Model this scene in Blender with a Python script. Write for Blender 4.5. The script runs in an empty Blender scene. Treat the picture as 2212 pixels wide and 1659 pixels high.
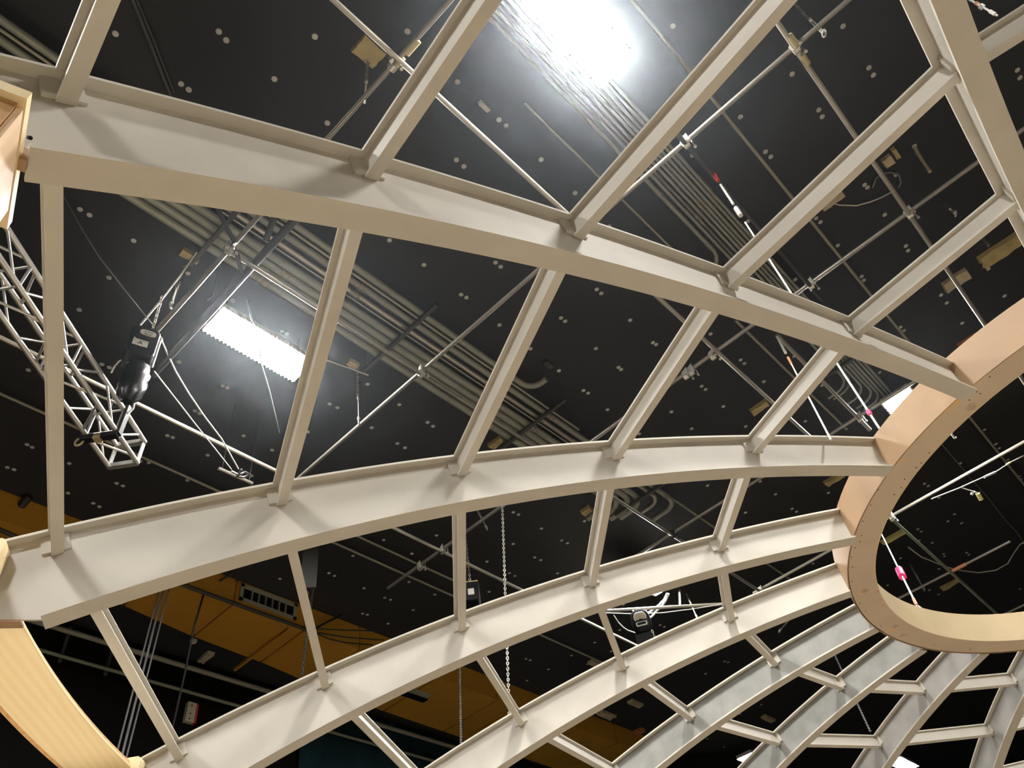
import bpy, math, random
from mathutils import Vector, Matrix

random.seed(7)
S = bpy.context.scene
COL = S.collection
V = Vector
EYE = 1.6                      # camera height over the stage floor, metres

# ------------------------------------------------------------------ camera, light, exposure
RIGHT = V((-0.687391, 0.715062, -0.127202))
DOWN = V((-0.474706, -0.574891, -0.666449))
FWD = V((-0.54968, -0.397728, 0.734619))
FPX = 1685.304
cam = bpy.data.cameras.new('camera')
cam.sensor_width = 36.0
cam.lens = FPX / 2212 * 36.0
cam.clip_start, cam.clip_end = 0.05, 200
camo = bpy.data.objects.new('camera', cam)
COL.objects.link(camo)
camo.matrix_world = Matrix(((RIGHT.x, -DOWN.x, -FWD.x, 0), (RIGHT.y, -DOWN.y, -FWD.y, 0), (RIGHT.z, -DOWN.z, -FWD.z, EYE), (0, 0, 0, 1)))
S.camera = camo

world = bpy.data.worlds.new('stage_air')
S.world = world
world.use_nodes = True
world.node_tree.nodes['Background'].inputs[0].default_value = (0.9, 0.85, 0.8, 1)
world.node_tree.nodes['Background'].inputs[1].default_value = 0.0
LAMP_STRENGTH = 345.0
S.view_settings.view_transform = 'Standard'
S.view_settings.look = 'None'
S.view_settings.gamma = 1.0
S.view_settings.use_curve_mapping = False
S.view_settings.exposure = 0.0
S.cycles.use_denoising = True
S.cycles.max_bounces = 8
S.cycles.diffuse_bounces = 5
S.cycles.sample_clamp_indirect = 6.0


# ------------------------------------------------------------------ mesh helpers
class MB:
    def __init__(self):
        self.v, self.f, self.s = [], [], []

    def add(self, verts, faces, smooth=False):
        n = len(self.v)
        self.v += [V(a) for a in verts]
        self.f += [[i + n for i in q] for q in faces]
        self.s += [smooth] * len(faces)
        return self

    def hexa(self, p):
        """eight corners: bottom loop 0-3, top loop 4-7"""
        return self.add(p, [(3, 2, 1, 0), (4, 5, 6, 7), (0, 1, 5, 4), (1, 2, 6, 5), (2, 3, 7, 6), (3, 0, 4, 7)])

    def box(self, c, sx, sy, sz, ax=V((1, 0, 0)), ay=V((0, 1, 0)), az=V((0, 0, 1))):
        c = V(c)
        x, y, z = ax * (sx / 2), ay * (sy / 2), az * (sz / 2)
        return self.hexa([c - x - y - z, c + x - y - z, c + x + y - z, c - x + y - z,
                          c - x - y + z, c + x - y + z, c + x + y + z, c - x + y + z])

    def loft(self, loops, closed_loop=True, caps=True, smooth=False):
        n = len(loops[0])
        vs = [a for l in loops for a in l]
        fs = []
        for k in range(len(loops) - 1):
            for i in range(n if closed_loop else n - 1):
                j = (i + 1) % n
                fs.append((k * n + i, k * n + j, (k + 1) * n + j, (k + 1) * n + i))
        self.add(vs, fs, smooth)
        if caps and closed_loop:
            self.add(loops[0], [tuple(range(n - 1, -1, -1))])
            self.add(loops[-1], [tuple(range(n))])
        return self

    def tube(self, pts, r, n=8, caps=True):
        pts = [V(a) for a in pts]
        t = (pts[1] - pts[0]).normalized()
        u = t.orthogonal().normalized()
        loops = []
        for i, a in enumerate(pts):
            t0 = (pts[i] - pts[i - 1]).normalized() if i else t
            t1 = (pts[i + 1] - pts[i]).normalized() if i + 1 < len(pts) else t0
            tt = (t0 + t1).normalized()
            u = (u - tt * u.dot(tt)).normalized()
            w = tt.cross(u)
            rr = r[i] if isinstance(r, (list, tuple)) else r
            loops.append([a + (u * math.cos(2 * math.pi * k / n) + w * math.sin(2 * math.pi * k / n)) * rr for k in range(n)])
        return self.loft(loops, caps=caps, smooth=True)

    def torus(self, c, ax, ay, R1, R2, r, n=10, m=5):
        """oval ring round c in the plane ax, ay"""
        c = V(c)
        az = ax.cross(ay).normalized()
        loops = []
        for k in range(n + 1):
            a = 2 * math.pi * k / n
            d = ax * (math.cos(a)) + ay * (math.sin(a))
            ctr = c + ax * (R1 * math.cos(a)) + ay * (R2 * math.sin(a))
            loops.append([ctr + d * (r * math.cos(2 * math.pi * i / m)) + az * (r * math.sin(2 * math.pi * i / m)) for i in range(m)])
        return self.loft(loops, caps=False, smooth=True)

    def ball(self, c, r, n=8, sz=None):
        c = V(c)
        sz = sz or (1, 1, 1)
        loops = []
        for k in range(1, n // 2):
            th = math.pi * k / (n // 2)
            loops.append([c + V((math.sin(th) * math.cos(2 * math.pi * i / n) * sz[0], math.sin(th) * math.sin(2 * math.pi * i / n) * sz[1], math.cos(th) * sz[2])) * r for i in range(n)])
        return self.loft(loops, smooth=True)

    def chain(self, a, b, link=0.045, wire=0.006):
        a, b = V(a), V(b)
        d = (b - a)
        n = max(2, int(d.length / (link * 0.74)))
        t = d.normalized()
        u = t.orthogonal().normalized()
        w = t.cross(u)
        for k in range(n):
            c = a + d * ((k + 0.5) / n)
            self.torus(c, t, u if k % 2 else w, link / 2, link * 0.3, wire, 8, 4)
        return self

    def build(self, name, mat, parent=None):
        off = ROOT.get(parent.name, V((0, 0, 0))) if parent else V((0, 0, 0))
        me = bpy.data.meshes.new(name)
        me.from_pydata([tuple(a - off) for a in self.v], [], self.f)
        me.polygons.foreach_set('use_smooth', self.s)
        me.materials.append(mat)
        me.update()
        o = bpy.data.objects.new(name, me)
        COL.objects.link(o)
        if parent:
            o.parent = parent
            ROOT[o.name] = off
        return o


ROOT = {}                      # world place of each thing's base


def thing(name, label, cat, loc, group=None):
    o = bpy.data.objects.new(name, None)
    o.empty_display_size = 0.1
    COL.objects.link(o)
    o.location = V(loc)
    ROOT[o.name] = V(loc)
    o['label'] = label
    o['category'] = cat
    if group:
        o['group'] = group
    return o


def tag(o, label, cat, group=None):
    o['label'] = label
    o['category'] = cat
    if group:
        o['group'] = group
    return o


def structure(o):
    o['kind'] = 'structure'
    return o


def ray(px, py):
    return RIGHT * ((px - 1106) / FPX) + DOWN * ((py - 829.5) / FPX) + FWD


def at(px, py, h):
    """point at height h over the eye under a photo pixel"""
    d = ray(px, py)
    return V((0, 0, EYE)) + d * (h / d.z)


def G(u, v, h):
    """grid coordinates (per metre of height over the eye) to world"""
    return V((u * h, v * h, EYE + h))


# ------------------------------------------------------------------ materials
def mat(name, col, rough=0.5, metal=0.0, noise=0.0, nscale=8.0, bump=0.0, emit=None, estr=0.0, spec=0.5):
    m = bpy.data.materials.new(name)
    m.use_nodes = True
    nt = m.node_tree
    b = nt.nodes['Principled BSDF']
    b.inputs['Base Color'].default_value = (*col, 1)
    b.inputs['Roughness'].default_value = rough
    b.inputs['Metallic'].default_value = metal
    b.inputs['Specular IOR Level'].default_value = spec
    if emit:
        b.inputs['Emission Color'].default_value = (*emit, 1)
        b.inputs['Emission Strength'].default_value = estr
    if noise or bump:
        tc = nt.nodes.new('ShaderNodeTexCoord')
        n = nt.nodes.new('ShaderNodeTexNoise')
        n.inputs['Scale'].default_value = nscale
        n.inputs['Detail'].default_value = 5
        nt.links.new(tc.outputs['Object'], n.inputs['Vector'])
        if noise:
            r = nt.nodes.new('ShaderNodeValToRGB')
            r.color_ramp.elements[0].position = 0.3
            r.color_ramp.elements[1].position = 0.7
            r.color_ramp.elements[0].color = (*[c * (1 - noise) for c in col], 1)
            r.color_ramp.elements[1].color = (*[min(1, c * (1 + noise)) for c in col], 1)
            nt.links.new(n.outputs['Fac'], r.inputs['Fac'])
            nt.links.new(r.outputs['Color'], b.inputs['Base Color'])
        if bump:
            bp = nt.nodes.new('ShaderNodeBump')
            bp.inputs['Strength'].default_value = bump
            bp.inputs['Distance'].default_value = 0.004
            nt.links.new(n.outputs['Fac'], bp.inputs['Height'])
            nt.links.new(bp.outputs['Normal'], b.inputs['Normal'])
    return m


def wood(name, c1, c2, scale=(1, 1, 1), ring=14.0, rough=0.55, knots=True, rot=0.0):
    m = mat(name, c1, rough)
    nt = m.node_tree
    b = nt.nodes['Principled BSDF']
    tc = nt.nodes.new('ShaderNodeTexCoord')
    mp = nt.nodes.new('ShaderNodeMapping')
    mp.vector_type = 'TEXTURE'
    mp.inputs['Scale'].default_value = tuple(1 / t for t in scale)
    mp.inputs['Rotation'].default_value = (0, 0, rot)
    nt.links.new(tc.outputs['Object'], mp.inputs['Vector'])
    n = nt.nodes.new('ShaderNodeTexNoise')
    n.inputs['Scale'].default_value = 1.6
    n.inputs['Detail'].default_value = 3
    nt.links.new(mp.outputs['Vector'], n.inputs['Vector'])
    w = nt.nodes.new('ShaderNodeTexWave')
    w.inputs['Scale'].default_value = ring
    w.inputs['Distortion'].default_value = 5.0
    w.inputs['Detail'].default_value = 2.5
    w.inputs['Detail Scale'].default_value = 0.6
    nt.links.new(mp.outputs['Vector'], w.inputs['Vector'])
    mx = nt.nodes.new('ShaderNodeMath')
    mx.operation = 'MULTIPLY_ADD'
    mx.inputs[1].default_value = 0.45
    nt.links.new(w.outputs['Fac'], mx.inputs[0])
    nt.links.new(n.outputs['Fac'], mx.inputs[2])
    r = nt.nodes.new('ShaderNodeValToRGB')
    r.color_ramp.elements[0].position = 0.35
    r.color_ramp.elements[0].color = (*c1, 1)
    r.color_ramp.elements[1].position = 1.0
    r.color_ramp.elements[1].color = (*c2, 1)
    nt.links.new(mx.outputs[0], r.inputs['Fac'])
    out = r.outputs['Color']
    if knots:
        vo = nt.nodes.new('ShaderNodeTexVoronoi')
        vo.inputs['Scale'].default_value = 1.7
        nt.links.new(tc.outputs['Object'], vo.inputs['Vector'])
        k = nt.nodes.new('ShaderNodeValToRGB')
        k.color_ramp.elements[0].position = 0.02
        k.color_ramp.elements[0].color = (0.42, 0.24, 0.1, 1)
        k.color_ramp.elements[1].position = 0.05
        k.color_ramp.elements[1].color = (1, 1, 1, 1)
        nt.links.new(vo.outputs['Distance'], k.inputs['Fac'])
        mu = nt.nodes.new('ShaderNodeMix')
        mu.data_type = 'RGBA'
        mu.blend_type = 'MULTIPLY'
        mu.inputs['Factor'].default_value = 1.0
        nt.links.new(out, mu.inputs[6])
        nt.links.new(k.outputs['Color'], mu.inputs[7])
        out = mu.outputs[2]
    nt.links.new(out, b.inputs['Base Color'])
    return m


M = {}
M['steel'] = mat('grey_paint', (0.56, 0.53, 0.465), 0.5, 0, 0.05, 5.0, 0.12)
M['steel_dull'] = mat('dull_mottled_grey', (0.25, 0.25, 0.235), 0.6, 0, 0.16, 7.0, 0.12)  # darker mottled grey on some rib webs
M['steel_mid'] = mat('mid_mottled_grey', (0.34, 0.33, 0.31), 0.55, 0, 0.12, 6.0, 0.12)  # mottled grey between the other two tones
M['ply'] = mat('plywood_skin', (0.41, 0.268, 0.155), 0.6, 0, 0.08, 3.0)
M['ply_inner'] = mat('plywood_pale', (0.74, 0.6, 0.38), 0.55, 0, 0.06, 3.0)
M['pine'] = wood('pine_board', (0.88, 0.70, 0.40), (0.93, 0.78, 0.50), (3.0, 0.45, 1), 2.2, rot=math.radians(-43.6))
M['pine_post'] = wood('pine_plank', (0.70, 0.47, 0.28), (0.78, 0.56, 0.36), (4, 4, 0.6), 4.0, knots=False)
M['pine_end_shade'] = wood('pine_end_grain_shade', (0.55, 0.30, 0.12), (0.68, 0.42, 0.2), (1, 6, 1), 5.0, knots=False)
M['ceiling'] = mat('black_ceiling_board', (0.034, 0.0345, 0.037), 0.85, 0, 0.12, 0.7, spec=0.15)
M['wall'] = mat('black_wall', (0.006, 0.0055, 0.005), 0.85, 0, 0.15, 1.0, spec=0.1)
M['blue_wall'] = mat('dark_teal_cloth', (0.010, 0.030, 0.036), 0.85, 0, 0.15, 2.0, spec=0.1)
M['green_wall'] = mat('dark_green_cloth', (0.018, 0.022, 0.012), 0.85, 0, 0.15, 2.0, spec=0.1)
M['floor'] = mat('stage_floor', (0.42, 0.35, 0.26), 0.75, 0, 0.1, 1.0)


def bounce_floor(m, centre, R):
    """unseen floor coloured to shape the bounce: pale under the dome, black round it"""
    nt = m.node_tree
    b = nt.nodes['Principled BSDF']
    src = b.inputs['Base Color'].links[0].from_socket
    geo = nt.nodes.new('ShaderNodeNewGeometry')
    ds = nt.nodes.new('ShaderNodeVectorMath')
    ds.operation = 'DISTANCE'
    ds.inputs[1].default_value = centre
    nt.links.new(geo.outputs['Position'], ds.inputs[0])
    lt = nt.nodes.new('ShaderNodeMath')
    lt.operation = 'GREATER_THAN'
    lt.inputs[1].default_value = R
    nt.links.new(ds.outputs['Value'], lt.inputs[0])
    mx = nt.nodes.new('ShaderNodeMix')
    mx.data_type = 'RGBA'
    mx.inputs[7].default_value = (0.03, 0.028, 0.026, 1)
    nt.links.new(lt.outputs[0], mx.inputs[0])
    nt.links.new(src, mx.inputs[6])
    nt.links.new(mx.outputs[2], b.inputs['Base Color'])


bounce_floor(M['floor'], (-5.0, 0.0, 0.0), 9.0)  # pale disc and black surround invented to steer bounce onto ribs and ceiling
M['washer'] = mat('washer_metal', (0.55, 0.55, 0.53), 0.45)
M['conduit'] = mat('galvanised_conduit', (0.30, 0.31, 0.26), 0.5, 0.25, 0.1, 2.0)
M['coupling'] = mat('conduit_coupling', (0.33, 0.30, 0.24), 0.45, 0.5, 0.1, 30.0)
M['strut'] = mat('dark_strut', (0.05, 0.05, 0.045), 0.6)
M['pipe'] = mat('grid_pipe', (0.24, 0.22, 0.19), 0.35, 0.6, 0.15, 3.0)
M['pipe_bright'] = mat('bright_pipe', (0.5, 0.47, 0.4), 0.3, 0.6, 0.12, 3.0)
M['pipe_dark'] = mat('dark_pipe', (0.05, 0.05, 0.05), 0.35, 0.5)
M['thin'] = mat('thin_conduit', (0.36, 0.35, 0.28), 0.5, 0.2)
M['green_pipe'] = mat('greenish_conduit', (0.24, 0.27, 0.19), 0.5, 0.1)
M['zinc'] = mat('zinc_clamp', (0.62, 0.6, 0.54), 0.35, 0.7)
M['brass'] = mat('brass_sleeve', (0.55, 0.47, 0.26), 0.4, 0.4)
M['alu'] = mat('aluminium_truss', (0.66, 0.64, 0.6), 0.32, 0.75, 0.06, 6.0)
M['black'] = mat('black_plastic', (0.006, 0.006, 0.008), 0.5, spec=0.25)
M['bag'] = mat('glossy_black_bag', (0.006, 0.006, 0.007), 0.3, 0, 0, 16.0, 1.0, spec=0.5)
M['white'] = mat('white_enamel', (0.78, 0.76, 0.72), 0.4)
M['label'] = mat('label_card', (0.7, 0.68, 0.62), 0.6)
M['foam'] = mat('yellow_foam_plug', (0.52, 0.42, 0.2), 0.8, 0, 0.2, 6.0, 0.5)
M['foam_pale'] = mat('pale_foam_plug', (0.55, 0.47, 0.33), 0.8, 0, 0.2, 6.0, 0.5)
M['orange'] = mat('orange_paint', (0.52, 0.26, 0.03), 0.55, 0, 0.06, 1.5)
M['vent'] = mat('vent_enamel', (0.33, 0.34, 0.26), 0.5)
M['rope'] = mat('grey_rope', (0.16, 0.16, 0.16), 0.7)
M['cable'] = mat('black_cable', (0.02, 0.02, 0.02), 0.5)
M['cable_white'] = mat('white_cable', (0.75, 0.72, 0.66), 0.4)
M['chain'] = mat('chain_steel', (0.5, 0.47, 0.4), 0.35, 0.7)
M['pink'] = mat('pink_tape', (0.85, 0.04, 0.22), 0.5)
M['red'] = mat('red_paint', (0.45, 0.02, 0.02), 0.5)
M['rust'] = mat('rust_tape', (0.5, 0.2, 0.09), 0.6)
M['yellow'] = mat('yellow_tag', (0.75, 0.68, 0.25), 0.5)
M['box_cream'] = mat('cream_box', (0.5, 0.48, 0.34), 0.5)
M['hole'] = mat('dark_hole', (0.03, 0.02, 0.015), 0.8)
M['lamp_dim'] = mat('dimmed_lamp_diffuser', (0.9, 0.9, 0.9), 0.5, emit=(1.0, 0.97, 0.92), estr=LAMP_STRENGTH * 0.62)  # same lamp type, turned down so the ribs near it are less bright
M['lamp'] = mat('lamp_diffuser', (0.9, 0.9, 0.9), 0.5, emit=(1.0, 0.97, 0.92), estr=LAMP_STRENGTH)


def spots(m, marks):
    """stains with a place of their own: (object space centre, radius, colour, strength)"""
    nt = m.node_tree
    b = nt.nodes['Principled BSDF']
    out = b.inputs['Base Color'].links[0].from_socket
    tc = nt.nodes.new('ShaderNodeTexCoord')
    n = nt.nodes.new('ShaderNodeTexNoise')
    n.inputs['Scale'].default_value = 28.0
    n.inputs['Detail'].default_value = 4
    nt.links.new(tc.outputs['Object'], n.inputs['Vector'])
    for c, r, col, st in marks:
        ds = nt.nodes.new('ShaderNodeVectorMath')
        ds.operation = 'DISTANCE'
        ds.inputs[1].default_value = c
        nt.links.new(tc.outputs['Object'], ds.inputs[0])
        ad = nt.nodes.new('ShaderNodeMath')
        ad.operation = 'MULTIPLY_ADD'
        ad.inputs[1].default_value = r * 2.4
        nt.links.new(n.outputs['Fac'], ad.inputs[0])
        nt.links.new(ds.outputs['Value'], ad.inputs[2])
        mr = nt.nodes.new('ShaderNodeMapRange')
        mr.inputs['From Min'].default_value = r * 1.9
        mr.inputs['From Max'].default_value = r * 2.3
        mr.inputs['To Min'].default_value = st
        mr.inputs['To Max'].default_value = 0.0
        nt.links.new(ad.outputs[0], mr.inputs['Value'])
        mx = nt.nodes.new('ShaderNodeMix')
        mx.data_type = 'RGBA'
        mx.inputs[7].default_value = (*col, 1)
        nt.links.new(mr.outputs[0], mx.inputs[0])
        nt.links.new(out, mx.inputs[6])
        out = mx.outputs[2]
    nt.links.new(out, b.inputs['Base Color'])


M['soffit'] = mat('tan_soffit', (0.62, 0.50, 0.37), 0.6, 0, 0.05, 2.0)


# ------------------------------------------------------------------ room shell
HC = 7.75                      # ceiling over the eye
ZC = EYE + HC
XL, XR, YN, YF = -34.0, 9.0, -12.6, 12.0


def slab(name, c, sx, sy, sz, m):
    return structure(MB().box(c, sx, sy, sz).build(name, m))


ceiling = slab('ceiling', ((XL + XR) / 2, (YN + YF) / 2, ZC + 0.1), XR - XL, YF - YN, 0.2, M['ceiling'])
slab('floor', ((XL + XR) / 2, (YN + YF) / 2, -0.1), XR - XL, YF - YN, 0.2, M['floor'])
slab('wall_near', ((XL + XR) / 2, YN - 0.1, ZC / 2), XR - XL, 0.2, ZC, M['wall'])
slab('wall_far', ((XL + XR) / 2, YF + 0.1, ZC / 2), XR - XL, 0.2, ZC, M['wall'])
slab('wall_left', (XR + 0.1, (YN + YF) / 2, ZC / 2), 0.2, YF - YN, ZC, M['wall'])
slab('wall_right', (XL - 0.1, (YN + YF) / 2, ZC / 2), 0.2, YF - YN, ZC, M['wall'])

WASHERS = '''-23.18,-6.99 -19.01,-9.35 -18.24,-1.35 -18.18,-9.31 -17.79,-7.48 -17.75,-8.06 -16.82,-2.58 -16.47,-2.64 -15.91,-1.58 -15.87,-2.18 -15.8,-1.58 -15.52,-1.92 -15.5,-3.12 -15.42,-1.9 -15.26,-6.79 -15.25,-7.38 -15.16,-6.82 -14.85,-1.89 -14.8,-2.52 -14.72,-1.26 -14.55,-2.03 -14.43,-1.41 -14.35,-0.02 -14.32,-1.24 -14.3,-1.88 -14.24,-0.01 -14.17,-1.89 -13.59,0.01 -13.58,-1.23 -13.46,-3.7 -13.14,0.02 -13.08,-1.22 -12.98,0.02 -12.96,-1.24 -12.96,-0.59 -12.83,-6.74 -12.7,-6.75 -12.64,-7.97 -12.62,-8.58 -12.45,0.02 -12.14,-7.34 -12.08,-7.94 -12.07,-9.18 -12.06,-8.54 -12.03,-9.75 -11.75,-3.09 -11.75,-2.47 -11.61,-3.1 -11.48,-6.73 -11.47,-9.14 -11.36,-9.15 -11.01,-3.68 -11.01,-3.08 -10.5,-3.07 -9.88,0.65 -9.88,1.26 -9.86,-3.69 -9.83,-1.85 -9.81,-0.59 -9.66,-6.79 -9.35,-1.3 -9.34,0.64 -9.33,0.01 -9.26,-1.3 -9.23,0.0 -9.23,1.27 -9.17,-2.52 -9.14,-6.1 -9.14,0.64 -9.12,-6.7 -9.09,-7.29 -9.06,-7.9 -9.0,-6.11 -8.98,-6.71 -8.95,-7.29 -8.92,-5.53 -8.58,-1.84 -8.54,-3.09 -8.53,-2.51 -8.5,-1.29 -8.48,-6.1 -8.4,-6.67 -8.39,-7.28 -8.34,-9.1 -8.33,-8.52 -8.26,-9.69 -8.08,0.63 -8.06,0.01 -8.05,-1.84 -8.03,-2.49 -8.0,-3.08 -7.99,-3.67 -7.99,0.64 -7.98,0.02 -7.95,-1.84 -7.93,-2.49 -7.91,-6.08 -7.8,-9.08 -7.8,-6.09 -7.77,-9.67 -7.71,-8.49 -7.68,-9.69 -7.68,-9.09 -7.34,0.65 -7.33,-0.61 -7.29,0.03 -7.22,-7.86 -7.22,-7.26 -7.22,-3.66 -7.22,-1.86 -7.21,-9.07 -7.16,-4.26 -6.93,0.99 -6.88,2.49 -6.82,0.67 -6.81,0.04 -6.79,-2.46 -6.77,-3.05 -6.77,2.5 -6.76,0.66 -6.75,-3.63 -6.75,1.3 -6.74,-4.25 -6.73,-2.47 -6.72,0.03 -6.71,-3.05 -6.66,-3.64 -6.62,-7.85 -6.59,-9.07 -6.49,-8.46 -6.47,-9.06 -6.21,-3.04 -6.19,-2.44 -6.12,-3.62 -6.11,-0.57 -5.93,-9.64 -5.61,0.71 -5.61,1.33 -5.59,0.06 -5.57,-2.42 -5.55,-3.01 -5.54,-3.61 -5.51,-5.46 -5.51,0.72 -5.5,1.33 -5.49,-6.03 -5.49,0.05 -5.48,-2.42 -5.47,-3.01 -5.4,-5.45 -5.35,-6.03 -4.95,-3.6 -4.94,0.71 -4.93,0.07 -4.9,-1.75 -4.9,-0.55 -4.9,1.33 -4.88,-5.44 -4.87,-6.01 -4.36,0.73 -4.34,-3.57 -4.34,-2.98 -4.32,-5.42 -4.28,-6.0 -4.27,-1.74 -4.26,-3.58 -4.25,-6.61 -4.25,-2.98 -4.17,-7.81 -4.16,-6.01 -4.09,-7.2 -3.69,-1.73 -3.64,-7.2 -3.64,-3.56 -3.62,0.1 -3.54,-8.42 -3.48,-7.81 -3.14,-1.72 -3.13,-3.57 -3.13,-2.35 -3.05,-5.4 -3.04,-1.73 -3.02,-2.35 -3.0,-6.59 -2.99,-5.4 -2.98,-7.19 -2.96,-8.41 -2.95,-7.79 -2.94,-6.6 -2.93,-9.04 -2.91,-7.19 -2.9,-9.63 -2.88,-7.8 -2.86,-8.45 -2.84,-9.04 -2.8,-9.61 -2.46,-1.74 -2.44,-9.61 -2.42,-2.33 -2.33,-6.59 -2.3,-5.39 -2.18,-9.04 -1.79,-2.94 -1.79,-1.72 -1.76,-7.18 -1.73,-5.39 -1.7,-9.57 -1.69,-9.03 -1.67,-7.19 -1.62,-9.58 -1.62,-9.02 -1.2,-2.35 -1.16,-2.93 -1.13,-5.99 -1.1,-6.6 -1.09,-5.39 -1.08,-7.8 -0.64,-3.56 -0.64,-2.93 -0.61,-5.4 -0.56,-3.56 -0.55,-2.91 -0.51,-5.4 0.09,-3.55'''
wm = MB()
for k in range(12):
    pass
ring_o = [V((math.cos(2 * math.pi * k / 12) * 0.029, math.sin(2 * math.pi * k / 12) * 0.029, 0)) for k in range(12)]
ring_m = [a * 0.9 + V((0, 0, -0.004)) for a in ring_o]
ring_i = [a * 0.3 + V((0, 0, -0.002)) for a in ring_o]
wm.loft([ring_o, ring_m, ring_i], caps=False, smooth=True)
wm.add(ring_i, [tuple(range(12))])
washer = None
for w in WASHERS.split():
    x, y = [float(t) for t in w.split(',')]
    if washer is None:
        washer = wm.build('washer', M['washer'], ceiling)
        o = washer
    else:
        o = washer.copy()
        COL.objects.link(o)
        o.parent = ceiling
    o.location = (x, y, ZC - 0.001)

# ------------------------------------------------------------------ the dome
U = 2.0                        # metres per fitted unit
DC = V((-5.919, 0.676, EYE))   # axis of the dome at eye height
BASE = math.radians(-17.0)
STEP = -math.pi / 10           # twenty ribs
DPHI = [-0.014217, -0.003788, 0.001608, 0.008465, 0.007945, -0.003132, -0.00116, -0.001744, 0.00583]
DTOP = [-0.013001, -0.010171, 0.008304, 0.00061, 0.001264, 0.00539, 0.000283, 0.006598, 0.000726]
ROW_R = {1: 3.139036, 2: 2.729503, 3: 2.310681, 4: 1.888797, 5: 1.45903}   # purlin rows, outermost first
RING_O, RING_I, RING_B, RING_T = 1.044919, 0.949405, 1.34841, 1.465974
W_LO, W_UP, HP = 0.0226, 0.0206, 0.0557
T_FL, T_WEB = 0.006, 0.0045


def dphi(j):
    return DPHI[j] if 0 <= j < 9 else 0.0


def dtop(j):
    return DTOP[j] if 0 <= j < 9 else 0.0


def azim(j):
    return (j - 1) * STEP + dphi(j)


def prof(r):
    s = r - 1.2
    return 1.45 - 0.035094 * s - 0.072292 * s * s - 0.005407 * s ** 3


def slope(r):
    s = r - 1.2
    return -0.035094 - 2 * 0.072292 * s - 3 * 0.005407 * s * s


def depth(r):
    s = r - 1.2
    return 0.118346 + 0.007285 * s + 0.017385 * s * s


def pol(r, ph, z, w=0.0):
    """dome polar point (units) to world, w = sideways offset along +azimuth"""
    a = ph + BASE
    return DC + V((r * math.cos(a) - w * math.sin(a), r * math.sin(a) + w * math.cos(a), z)) * U


def rz(r, h, j):
    """(r, z) at normal offset h over the rib's top line"""
    h = h + dtop(j)
    m = slope(r)
    n = math.sqrt(1 + m * m)
    return r - m / n * h, prof(r) + h / n


R_END, R_FLANGE, Z_NOTCH = 3.25, 3.184, 0.8775


def rib(j, label):
    ph = azim(j)
    root = thing('dome_rib', label, 'rib', pol(3.1, ph, 0.85), 'ribs of the dome')
    n = 44

    def strip(h0, h1, w, r0, r1, name, bottom_is_rib=False):
        loops = []
        for k in range(n + 1):
            r = r0 + (r1 - r0) * k / n
            a0 = h0(r) if callable(h0) else h0
            a1 = h1(r) if callable(h1) else h1
            lo, hi = rz(r, a0, j), rz(r, a1, j)
            loops.append([pol(lo[0], ph, lo[1], -w), pol(lo[0], ph, lo[1], w), pol(hi[0], ph, hi[1], w), pol(hi[0], ph, hi[1], -w)])
        return MB().loft(loops).build(name, M['steel'], root)

    strip(-T_FL, 0, W_UP, RING_O, R_END, 'top_flange')
    strip(lambda r: -depth(r), lambda r: -depth(r) + T_FL, W_LO, RING_O, R_FLANGE, 'bottom_flange')
    # web: full depth to the end of the lower flange, then cut level over the pine curb
    loops = []
    end_lo = rz(R_FLANGE, -depth(R_FLANGE) + T_FL, j)
    for k in range(n + 11):
        if k <= n:
            r = RING_O + (R_FLANGE - RING_O) * k / n
            lo, hi = rz(r, -depth(r) + T_FL, j), rz(r, -T_FL, j)
        else:
            f = (k - n) / 10
            lo = (end_lo[0] + (R_END + 0.03 - end_lo[0]) * f, max(Z_NOTCH, end_lo[1]))
            hi = rz(R_FLANGE + (R_END - R_FLANGE) * f, -T_FL, j)
        loops.append([pol(lo[0], ph, lo[1], -T_WEB / 2), pol(lo[0], ph, lo[1], T_WEB / 2), pol(hi[0], ph, hi[1], T_WEB / 2), pol(hi[0], ph, hi[1], -T_WEB / 2)])
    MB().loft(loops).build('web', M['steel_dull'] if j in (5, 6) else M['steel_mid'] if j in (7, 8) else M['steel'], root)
    return root


RIB_LABEL = {
    -1: 'short stretch of grey rib farthest right at the top edge, beyond the broad corner rib',
    0: 'broad grey steel rib crossing the top right corner, wide tan underside',
    1: 'long grey rib from the laminated pine box at left to the wooden ring',
    2: 'grey rib leaving the left edge above the curved pine board, bright wide web',
    3: 'second grey rib below the pine-box rib, its end over the tip of the curved board',
    4: 'third grey rib below the pine-box rib, leaving through the bottom edge',
    5: 'fourth grey rib below the pine-box rib, first one with a dull mottled web',
    6: 'fifth grey rib below the pine-box rib, mottled web, small lamp at its left foot',
    7: 'sixth grey rib below the pine-box rib, small lamp just right of its foot',
    8: 'seventh grey rib below the pine-box rib, steep, next to the right edge',
    9: 'eighth grey rib below the pine-box rib, cut by the lower right corner',
}
for j in sorted(RIB_LABEL):
    rib(j, RIB_LABEL[j])

P_W, P_TF, P_TW = 0.0112, 0.005, 0.004           # purlin flange half width, flange and web thickness
PL_T, PL_W = 0.005, 0.0255                        # end plate thickness and half width
ROWNAME = {5: 'nearest the wooden ring', 4: 'second out from the wooden ring', 3: 'third out from the wooden ring',
           2: 'fourth out from the wooden ring', 1: 'outermost, fifth from the wooden ring'}
BAYNAME = {-1: 'right of the broad corner rib', 0: 'in the bay above the pine-box rib', 1: 'in the bay under the pine-box rib',
           2: 'in the second bay down', 3: 'in the third bay down', 4: 'in the fourth bay down', 5: 'in the fifth bay down',
           6: 'in the sixth bay down', 7: 'in the seventh bay down', 8: 'in the eighth bay down'}


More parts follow.
